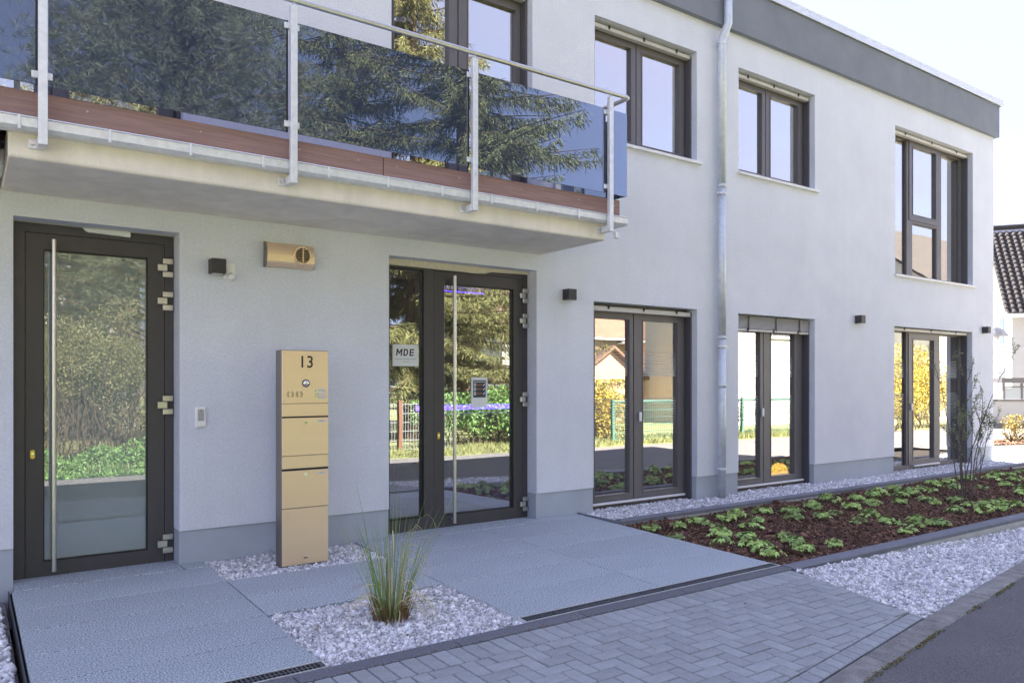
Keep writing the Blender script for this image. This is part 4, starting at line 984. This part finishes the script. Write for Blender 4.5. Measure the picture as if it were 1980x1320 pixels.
# ------------------------------------------------------------------ trees, hedges and houses across the road (seen in the glass)
def quads(P, U, V_):
    n=len(P); A=np.stack([P-V_*.15,P+U*.5+V_*.5,P+U,P+U*.5-V_*.5],1).reshape(-1,3)
    return A, np.arange(4*n).reshape(n,4)
def unit(v): return v/(np.linalg.norm(v,axis=-1,keepdims=True)+1e-9)
def spruce(x,y,z0,h,rad,base_h,label,seed,dens=1.):
    rg=np.random.default_rng(seed); t=thing('spruce_tree',(x,y,z0),label,'tree','conifers across the road')
    b=MB().tube([(x,y,z0-.1),(x+.05,y,z0+h*.5),(x,y,z0+h)],[.30,.17,.02],10)
    P=[];U=[];W=[]
    z=base_h
    while z<h-.4:
        f=1-(z-base_h)/(h-base_h); nb=int(rg.integers(5,8))
        for k in range(nb):
            az=rg.uniform(0,2*np.pi); L_=rad*(f**.75)*rg.uniform(.65,1.12)+.25; n=max(6,int(L_/.10)); s=np.linspace(0,1,n)
            out=np.array((math.cos(az),math.sin(az),0)); lat=np.array((-out[1],out[0],0)); dr=rg.uniform(.16,.34)
            C=np.array((x,y,z0+z))+out*(L_*s)[:,None]+np.array((0,0,1))*(L_*(.12*s-dr*1.6*s**2+dr*.9*s**4))[:,None]+lat*(rg.normal(0,.1)*L_*s**2)[:,None]
            b.tube([tuple(C[0]),tuple(C[n//2]),tuple(C[-1])],[.035*f+.012,.02,.006],4,cap=False)
            m=int(120*dens*L_/1.5); si=rg.integers(1,n,m); side=rg.choice([-1,1],m)
            tl=(.42*(1-.55*s[si])+.08)*rg.uniform(.5,1.2,m)
            d=unit(out*rg.uniform(.2,.7,m)[:,None]+lat*(side*rg.uniform(.15,.8,m))[:,None]+np.array((0,0,-1))*rg.uniform(.15,1.4,m)[:,None])
            st=C[si]
            for q in range(3):        # needle sprays along each twig
                w_=unit(np.cross(d,rg.normal(size=(m,3))))*(.021*rg.uniform(.6,1.3,m))[:,None]
                P.append(st+d*(tl*q*.28)[:,None]); U.append(unit(d+rg.normal(0,.30,(m,3)))*(tl*.55)[:,None]); W.append(w_)
        z+=rg.uniform(.20,.34)
    A,F=quads(np.concatenate(P),np.concatenate(U),np.concatenate(W))
    b.build('trunk',MT['bark'],t,recalc=False); np_mesh('crown',A,F,MT['needle'],t)
def pine(x,y,z0,h,rad,base_h,label,seed,n_cl=900):
    rg=np.random.default_rng(seed); n_cl=int(n_cl); t=thing('pine_tree',(x,y,z0),label,'tree','conifers across the road')
    b=MB().tube([(x,y,z0-.1),(x+.1,y,z0+h*.5),(x,y,z0+h*.95)],[.32,.2,.04],10)
    P=[];U=[];W=[]
    for i in range(n_cl):
        u=rg.uniform()**.8; zc=base_h+(h-base_h)*u; az=rg.uniform(0,2*np.pi)
        rr=rad*math.sqrt(max(.03,1-(2*u-.75)**2*.55))*rg.uniform(.12,1.)**.6*(1-.35*u)
        c=np.array((x+rr*math.cos(az),y+rr*math.sin(az),z0+zc)); 
        if i%3==0: b.tube([(x,y,z0+zc-.5*rr*.6),tuple((c+np.array((x,y,z0+zc)))/2-np.array((0,0,.1))),tuple(c)],[.045,.03,.01],4,cap=False)
        k=int(rg.integers(9,16)); ct=c+rg.normal(0,.33,(k,3))
        for q in ct:
            m=34; d=unit(rg.normal(size=(m,3))+np.array((0,0,.35))+.5*np.array((math.cos(az),math.sin(az),0))); l=rg.uniform(.12,.22,(m,1))
            P.append(np.repeat(q[None],m,0)); U.append(d*l); W.append(unit(np.cross(d,rg.normal(size=(m,3))))*.0075)
    A,F=quads(np.concatenate(P),np.concatenate(U),np.concatenate(W))
    b.build('trunk',MT['bark'],t,recalc=False); np_mesh('crown',A,F,MT['pine'],t)
def bush(name,x,y,z0,rx,ry,h,n,leaf,m,label,cat,seed,group=None,twigs=40,kind=None,lumps=14):
    rg=np.random.default_rng(seed); t=thing(name,(x,y,z0),label,cat,group)
    lc=np.stack([rg.uniform(-1,1,lumps)*rx*.8,rg.uniform(-1,1,lumps)*ry*.7,h*rg.uniform(.3,.8,lumps)],1); lr=rg.uniform(.22,.42,lumps)*min(h,2*ry+.4)
    i=rg.integers(0,lumps,n); d=unit(rg.normal(size=(n,3))); rr=lr[i]*rg.uniform(.35,1.,n)**.5
    P=lc[i]+d*rr[:,None]*np.array((1.25,1.,1.)); P[:,2]=np.abs(P[:,2]); P[:,2]*=np.minimum(1,h/ (P[:,2]+1e-6)); P+=np.array((x,y,z0))
    U=unit(d+rg.normal(0,.7,(n,3)))*(leaf*rg.uniform(.6,1.3,n))[:,None]; W=unit(np.cross(U,rg.normal(size=(n,3))))*(leaf*.55)
    A,F=quads(P,U,W); np_mesh('foliage',A,F,MT[m],t)
    b=MB()
    for k in range(twigs):
        p=lc[k%lumps]*.4; q=lc[k%lumps]+rg.normal(0,.35,3)*lr[k%lumps]*2; q[2]=abs(q[2])
        w_=p+(q-p)*rg.uniform(.2,.8)+rg.normal(0,.22,3); b.tube([(x+q[0]*.75+p[0]*.25,y+p[1],z0),(x+w_[0],y+w_[1],z0+q[2]*.55),(x+q[0],y+q[1],z0+q[2])],[.014,.009,.003],4,cap=False)
    b.build('branch',MT['bark'],t,recalc=False); return t
VZ=-.21
pine(4.1,-14.6,VZ,12.5,4.4,2.2,'broad blue green pine across the road, mirrored in the left part of the balcony glass',11)
pine(-5.2,-14.5,VZ,11,3.4,2.0,'second pine across the road, left of the broad one',12,n_cl=300)
spruce(10.4,-12.7,VZ,14.5,5.3,1.9,'tall drooping spruce across the road, mirrored in the right part of the balcony glass',21,1.15)
spruce(14.6,-16.5,VZ,9.5,2.6,1.0,'smaller spruce standing behind and right of the tall drooping one',22,.8)
spruce(7.9,-14.6,VZ,12.5,3.6,1.2,'dark spruce between the pine and the tall drooping spruce',23,.8)
for k,(x,y,rx,h,m,s,l) in enumerate(((2.2,-10.3,2.6,3.3,'hedge',31,'tall loose hedge of yellowish green scrub across the road, mirrored in the left entrance door'),
      (-3.0,-10.4,2.6,3.1,'hedge',32,'loose green hedge across the road, left of the tall yellowish one'),(6.6,-10.6,1.7,2.0,'ivy',33,'rounded green shrub behind the wire fence across the road'),
      (10.6,-9.7,1.8,1.5,'ivy',34,'glossy dark green shrub right of the brown fence post across the road'),(13.0,-10.4,1.2,1.3,'hedge',35,'small yellowish shrub between the spruce and the forsythia'))):
    bush('hedge' if k<2 else 'garden_shrub',x,y,VZ,rx,1.0,h,80000 if k<2 else 12000,.042 if k<2 else .075,m,l,'hedge' if k<2 else 'shrub',s,'shrubs across the road',280 if k<2 else 40)
for k,(x,y,rx,ry,h,s,l) in enumerate(((14.75,-9.9,1.0,.8,1.65,41,'round yellow forsythia in bloom behind the green fence across the road'),(26.2,-6.9,2.2,1.0,2.9,42,'tall yellow forsythia hedge in bloom at the bend of the road'),(29.8,-6.2,1.7,1.0,2.3,43,'lower yellow forsythia right of the tall blooming one'))):
    bush('forsythia',x,y,-.2,rx,ry,h,13000,.075,'yellow',l,'shrub',s,'forsythia in bloom',40)
# low ivy along the far kerb
n=26000; x=RNG.uniform(-6,5.4,n); y=RNG.uniform(-9.2,-7.85,n)+.06*x*.4; hh=.42*np.clip((FAR(x)+.1-y)/.3,.1,1)*(1+.25*np.sin(x*3)+.2*np.sin(x*7.3))
P=np.stack([x,y,VZ+hh*RNG.uniform(.25,1,n)],1); U=unit(RNG.normal(size=(n,3))+np.array((0,.3,.6)))*RNG.uniform(.05,.10,(n,1)); W=unit(np.cross(U,RNG.normal(size=(n,3))))*.03
A,F=quads(P,U,W); o=np_mesh('ground_ivy',A,F,MT['ivy']); tag(o,'low band of leafy ground cover along the far side of the road','ground cover',kind='stuff')
n=22000; x=RNG.uniform(5.4,24,n); y=FAR(x)-.05-RNG.uniform(0,2.0,n)**1.2*.9; P=np.stack([x,y,np.full(n,VZ)],1); U=unit(RNG.normal(0,.35,(n,3))+np.array((0,0,1)))*RNG.uniform(.07,.2,(n,1)); W=unit(np.cross(U,RNG.normal(size=(n,3))))*.012
A,F=quads(P,U,W); o=np_mesh('verge_tufts',A,F,MT['grass']); tag(o,'tufts of grass on the verge across the road','grass',kind='stuff')
sheet('verge_strip',[(40,FAR(40)+.02),(-20,FAR(-20)+.02),(-20,FAR(-20)-.75),(40,FAR(40)-.75)],.012,MT['yard'],zf=lambda x,y:VZ)
def wire_fence(name,x0,x1,y,h,m,label,post,dy=0.):
    t=thing(name,((x0+x1)/2,y,VZ),label,'fence'); q=MB(); n=int((x1-x0)/.07); yy=lambda x:y+dy*(x-x0)
    for i in range(n+1): x=x0+(x1-x0)*i/n; q.box(x-.006,x+.006,yy(x)-.005,yy(x)+.005,VZ+.03,VZ+h)
    for z in np.linspace(.08,h-.03,6):
        q.add([(x0,y-.004,VZ+z-.008),(x1,yy(x1)-.004,VZ+z-.008),(x1,yy(x1)-.004,VZ+z+.008),(x0,y-.004,VZ+z+.008),(x0,y+.004,VZ+z-.008),(x1,yy(x1)+.004,VZ+z-.008),(x1,yy(x1)+.004,VZ+z+.008),(x0,y+.004,VZ+z+.008)],[(0,1,2,3),(7,6,5,4),(0,4,5,1),(3,2,6,7)])
    q.build('wire_mesh',MT[m],t,recalc=False)
    if m=='gatemesh': MB().tube([(x0,y,VZ+h),(x1,yy(x1),VZ+h)],.025,8).build('top_rail',MT[m],t)
    x=x0
    while x<=x1+.01: MB().box(x-.04,x+.04,yy(x)+.006,yy(x)+.086,VZ,VZ+h+.06).build('post',MT[post],t); x+=2.5
wire_fence('wire_fence',5.6,9.6,-9.05,1.15,'fencegrey','grey double bar wire fence with brown posts across the road','rust')
wire_fence('garden_fence',14.0,21.5,-8.35,1.10,'gatemesh','green welded mesh garden fence across the road','gatemesh',.05)

def house(x,y,ang,wd,dp_,he,hr,wall,roof,label,wins=(),z0=-.2,cat='house',gables=True):
    """a gabled house: ridge along its own x axis, front face at its own -y side"""
    t=thing('house',(x,y,z0),label,cat); t.rotation_euler=(0,0,ang)
    def bl(mb,name,m,par=None,**k):
        me=mb.mesh(name,m,**k); o=bpy.data.objects.new(name,me); return put(o,par or t)
    a,d=wd/2,dp_/2
    s=MB().add([(-a,-d,0),(a,-d,0),(a,d,0),(-a,d,0),(-a,-d,he),(a,-d,he),(a,d,he),(-a,d,he),(-a,0,hr),(a,0,hr)],[(0,3,2,1),(0,1,5,4),(2,3,7,6),(1,2,6,9,5),(3,0,4,8,7),(4,5,9,8),(6,7,8,9)])
    bl(s,'wall',MT[wall]); e=.35; k=(hr-he)/d
    for sg_ in (-1,1):
        r=MB().add([(-a-.25,sg_*(d+e),he-k*e+.05),(a+.25,sg_*(d+e),he-k*e+.05),(a+.25,0,hr+.05),(-a-.25,0,hr+.05),(-a-.25,sg_*(d+e),he-k*e+.17),(a+.25,sg_*(d+e),he-k*e+.17),(a+.25,0,hr+.17),(-a-.25,0,hr+.17)],[(0,1,2,3),(7,6,5,4),(0,4,5,1),(1,5,6,2),(3,7,4,0)])
        bl(r,'roof',MT[roof])
        g=MB().tube([(-a-.25,sg_*(d+e+.05),he-k*e+.06),(a+.25,sg_*(d+e+.05),he-k*e+.06)],.06,8); bl(g,'gutter',MT['zinc'])
    for (face_,u,z,w_,h_) in wins:
        P={'f':lambda p,q,n:(p,-d-n,q),'b':lambda p,q,n:(p,d+n,q),'l':lambda p,q,n:(-a-n,p,q),'r':lambda p,q,n:(a+n,p,q)}[face_]
        def bx(u0,u1,q0,q1,n0,n1): return MB().add([P(u0,q0,n0),P(u1,q0,n0),P(u1,q1,n0),P(u0,q1,n0),P(u0,q0,n1),P(u1,q0,n1),P(u1,q1,n1),P(u0,q1,n1)],[(0,1,2,3),(4,7,6,5),(0,4,5,1),(1,5,6,2),(2,6,7,3),(3,7,4,0)])
        f_=bl(bx(u-w_/2-.06,u+w_/2+.06,z-.06,z+h_+.06,-.02,.03),'window',MT['frame'])
        bl(bx(u-w_/2,u+w_/2,z,z+h_,.0305,.038),'pane',MT['pane'],f_)
        bl(bx(u-w_/2-.12,u+w_/2+.12,z-.12,z-.061,-.02,.10),'sill',MT['sill'],f_)
    return t
house(27.9,-13.8,R(180),10,4.4,5.2,6.7,'housewhite','tile','white rendered house with dark roof across the road, mirrored in the second lower window',[('f',-2.5,1.0,1.2,1.3),('f',2.,3.4,1.1,1.2)])
house(38.8,-14.0,R(180),11,9,5.8,9.2,'housewhite','tile','white rendered house with dark roof farther along the road, mirrored in the far windows',[('f',-3.,3.6,1.2,1.2),('f',3.,1.0,1.2,1.3)])
house(26.5,-29.0,R(180),9,8,4.2,7.6,'housewhite','redtile','white house with brown roof set back behind the other houses across the road',[('f',0,1.4,1.1,1.3)])
house(21.0,-18.5,R(90),5,4.0,1.6,2.9,'housepeach','redtile','small peach gabled outbuilding behind the yellow forsythia',[])
house(33.5,-26.5,R(90),7,6.5,4.0,6.6,'housepeach','redtile','peach gabled house with brown roof set back across the road',[('r',0,2.0,1.1,1.3)])
house(-1,-24,R(180),11,9,5.2,9.,'housewhite','redtile','white house half hidden behind the pine and the hedge across the road',[('f',0,1.2,1.4,1.3),('f',3,3.4,1.1,1.2)])

# ------------------------------------------------------------------ beyond the right corner of the building
g_=Vector((.85,.53,0)).normalized(); e_=Vector((.53,-.85,0)).normalized(); C0=Vector((33.2,6.82,0))
nh=thing('house',(33.2,6.82,0),'white neighbouring house with dark tiled roof beyond the corner of the office building','house')
def W3(a,b,z): return tuple(C0+g_*a+e_*b+Vector((0,0,z)))
DW,LN,HE,HR=8.2,11,4.3,8.0
s=MB().add([W3(0,0,-.3),W3(0,LN,-.3),W3(DW,LN,-.3),W3(DW,0,-.3),W3(0,0,HE),W3(0,LN,HE),W3(DW,LN,HE),W3(DW,0,HE),W3(DW/2,0,HR-.1),W3(DW/2,LN,HR-.1)],[(0,3,2,1),(0,1,5,4),(2,3,7,6),(3,0,4,8,7),(1,2,6,9,5),(4,5,9,8),(6,7,8,9)])
s.build('wall',MT['housewhite'],nh)
# pantiles of the visible slope: one profile, stepped course by course
V=[];F=[]; up=Vector((g_.x*DW/2,g_.y*DW/2,HR-HE)); sl=up.length; upn=up.normalized(); nn=e_.cross(upn); nn=nn if nn.z>0 else -nn
rows=int((sl+.45)/.30); tw=.24; cols=int((LN+.6)/tw); prof=[(0,.0),(.2,.045),(.42,.055),(.62,.02),(.8,-.012),(1.,.0)]
for r_ in range(rows):
    y0=-.45+r_*.30
    for c_ in range(cols):
        k=len(V)
        for (yy,lift) in ((y0,.045),(y0+.33,.0)):
            for px_,pz in prof:
                p=C0+Vector((0,0,HE))+e_*(-.30+(c_+px_)*tw)+upn*yy+nn*(.06+pz+lift); V.append(tuple(p))
        m=len(prof)
        for i in range(m-1): F.append((k+i,k+i+1,k+m+i+1,k+m+i))
        for i in range(m-1):
            pass
o=np_mesh('roof_tiles',V,F,MT['tile'],nh,smooth=False,kind='stuff')
s=MB().add([W3(-.42,-.28,HE-.38),W3(-.42,LN+.28,HE-.38),W3(DW/2,LN+.28,HR),W3(DW/2,-.28,HR),W3(-.42,-.28,HE-.33),W3(-.42,LN+.28,HE-.33),W3(DW/2,LN+.28,HR+.06),W3(DW/2,-.28,HR+.06),W3(DW+.42,-.28,HE-.38),W3(DW+.42,LN+.28,HE-.38),W3(DW+.42,LN+.28,HE-.33),W3(DW+.42,-.28,HE-.33)],
  [(0,1,2,3),(4,7,6,5),(0,4,5,1),(0,3,7,4),(1,5,6,2),(3,2,9,8),(7,11,10,6),(3,8,11,7),(8,9,10,11),(2,6,10,9)]); s.build('roof',MT['housewhite'],nh)
MB().tube([W3(DW/2,-.3,HR+.12),W3(DW/2,LN+.3,HR+.12)],.12,10).build('ridge',MT['tile'],nh)
MB().tube([W3(-.52,-.3,HE-.36),W3(-.52,LN+.3,HE-.36)],.075,10).build('gutter',MT['zinc'],nh)
MB().tube([W3(-.5,1.5,HE-.4),W3(-.35,1.5,HE-.75),W3(-.08,1.5,HE-1.05),W3(-.08,1.5,0)],.05,8).build('downpipe',MT['zinc'],nh)
s=MB().add([tuple(C0+Vector((0,0,HE))+e_*(1.55+a)+upn*b+nn*h) for h in (.10,.20) for a,b in ((0,1.2),(1.1,1.2),(1.1,2.6),(0,2.6))],[(0,1,2,3),(4,5,6,7),(0,1,5,4),(1,2,6,5),(2,3,7,6),(3,0,4,7)]); s.build('roof_window',MT['pane'],nh)
def nwin(a,z,w_,h_):
    P=lambda a_,z_,n:tuple(C0+g_*a_-e_*n+Vector((0,0,z_)))
    B=lambda a0,a1,z0,z1,n0,n1:MB().add([P(a0,z0,n0),P(a1,z0,n0),P(a1,z1,n0),P(a0,z1,n0),P(a0,z0,n1),P(a1,z0,n1),P(a1,z1,n1),P(a0,z1,n1)],[(0,1,2,3),(4,7,6,5),(0,4,5,1),(1,5,6,2),(2,6,7,3),(3,7,4,0)])
    f_=B(a-w_/2-.05,a+w_/2+.05,z-.05,z+h_+.05,-.02,.02).build('window',MT['frame'],nh); B(a-w_/2,a+w_/2,z,z+h_,.0205,.026).build('pane',MT['pane'],f_); B(a-w_/2-.1,a+w_/2+.1,z-.1,z-.051,-.02,.07).build('sill',MT['blind'],f_)
nwin(1.9,.95,1.1,1.15); nwin(1.9,3.0,1.0,1.0); nwin(5.2,.95,1.1,1.15)
gw=thing('garden_wall',(27.2,4.5,0),'low white rendered garden wall with dark coping in front of the white neighbouring house','wall')
wd_=Vector((.815,-.58,0)); w0=Vector((21.5,8.7,0)); wn=Vector((.58,.815,0))
def WW(a,b,z): return tuple(w0+wd_*a+wn*b+Vector((0,0,z)))
bxw=lambda a0,a1,b0,b1,z0,z1:MB().add([WW(a,b,z) for z in(z0,z1) for a,b in((a0,b0),(a1,b0),(a1,b1),(a0,b1))],[(0,3,2,1),(4,5,6,7),(0,1,5,4),(1,2,6,5),(2,3,7,6),(3,0,4,7)])
bxw(0,16,0,.24,-.1,.80).build('wall',MT['housewhite'],gw); bxw(-.03,16.03,-.04,.28,.802,.86).build('coping',MT['frame'],gw); bxw(0,16,-.10,-.002,-.1,.10).build('base',MT['yard'],gw)
en=thing('bin_enclosure',(29.6,5.3,.8),'dark framed enclosure with frosted panels behind the low garden wall','enclosure')
E0=Vector((29.35,5.55,0))
def EE(a,b,z): return tuple(E0+wd_*a+wn*b+Vector((0,0,z)))
bxe=lambda a0,a1,b0,b1,z0,z1:MB().add([EE(a,b,z) for z in(z0,z1) for a,b in((a0,b0),(a1,b0),(a1,b1),(a0,b1))],[(0,3,2,1),(4,5,6,7),(0,1,5,4),(1,2,6,5),(2,3,7,6),(3,0,4,7)])
for k in range(4): bxe(k*.62,k*.62+.06,0,.06,.0,1.38).build('post',MT['rail'],en)
for k in range(3): bxe(k*.62+.062,k*.62+.618,.02,.035,.3,1.22).build('panel',MT['blueglass'],en)
bxe(-.12,2.1,-.1,1.2,1.385,1.56).build('roof',MT['rail'],en); bxe(.062,1.858,.01,.05,1.225,1.27).build('rail',MT['rail'],en)
sheet('yellow_bed',[(16.9,2.6),(24,-.6),(25.5,.4),(18.2,3.4)],-.02,MT['mulchbase'],zf=lambda x,y:0)
n=5000; x,y=fill([(16.9,2.6),(24,-.6),(25.5,.4),(18.2,3.4)],.05); n=len(x); l=RNG.lognormal(-3.7,.4,n)
o=scatter('bark_chips',np.stack([x,y,np.full(n,-.012)],1),np.stack([l,l*.5,l*.25],1),CHIPS,CUBE_F,mat('sunlit_bark',(.20,.10,.06),.9,island=.6),tilt=.4); tag(o,'reddish bark chips in the bed past the building corner','mulch',kind='stuff')
bush('yellow_shrub',20.5,1.75,-.02,.42,.35,.62,900,.05,'yellow','small yellow shrub in the sunlit bed past the building corner','shrub',61,None,30,lumps=8)
for k,(x,y) in enumerate(((18.6,2.5),(19.3,2.1))): bush('low_shrub',x,y,-.02,.22,.2,.24,350,.04,'yellow','tiny yellowish shrub in the sunlit bark bed past the building corner','shrub',63+k,'tiny yellowish shrubs',8,lumps=5)
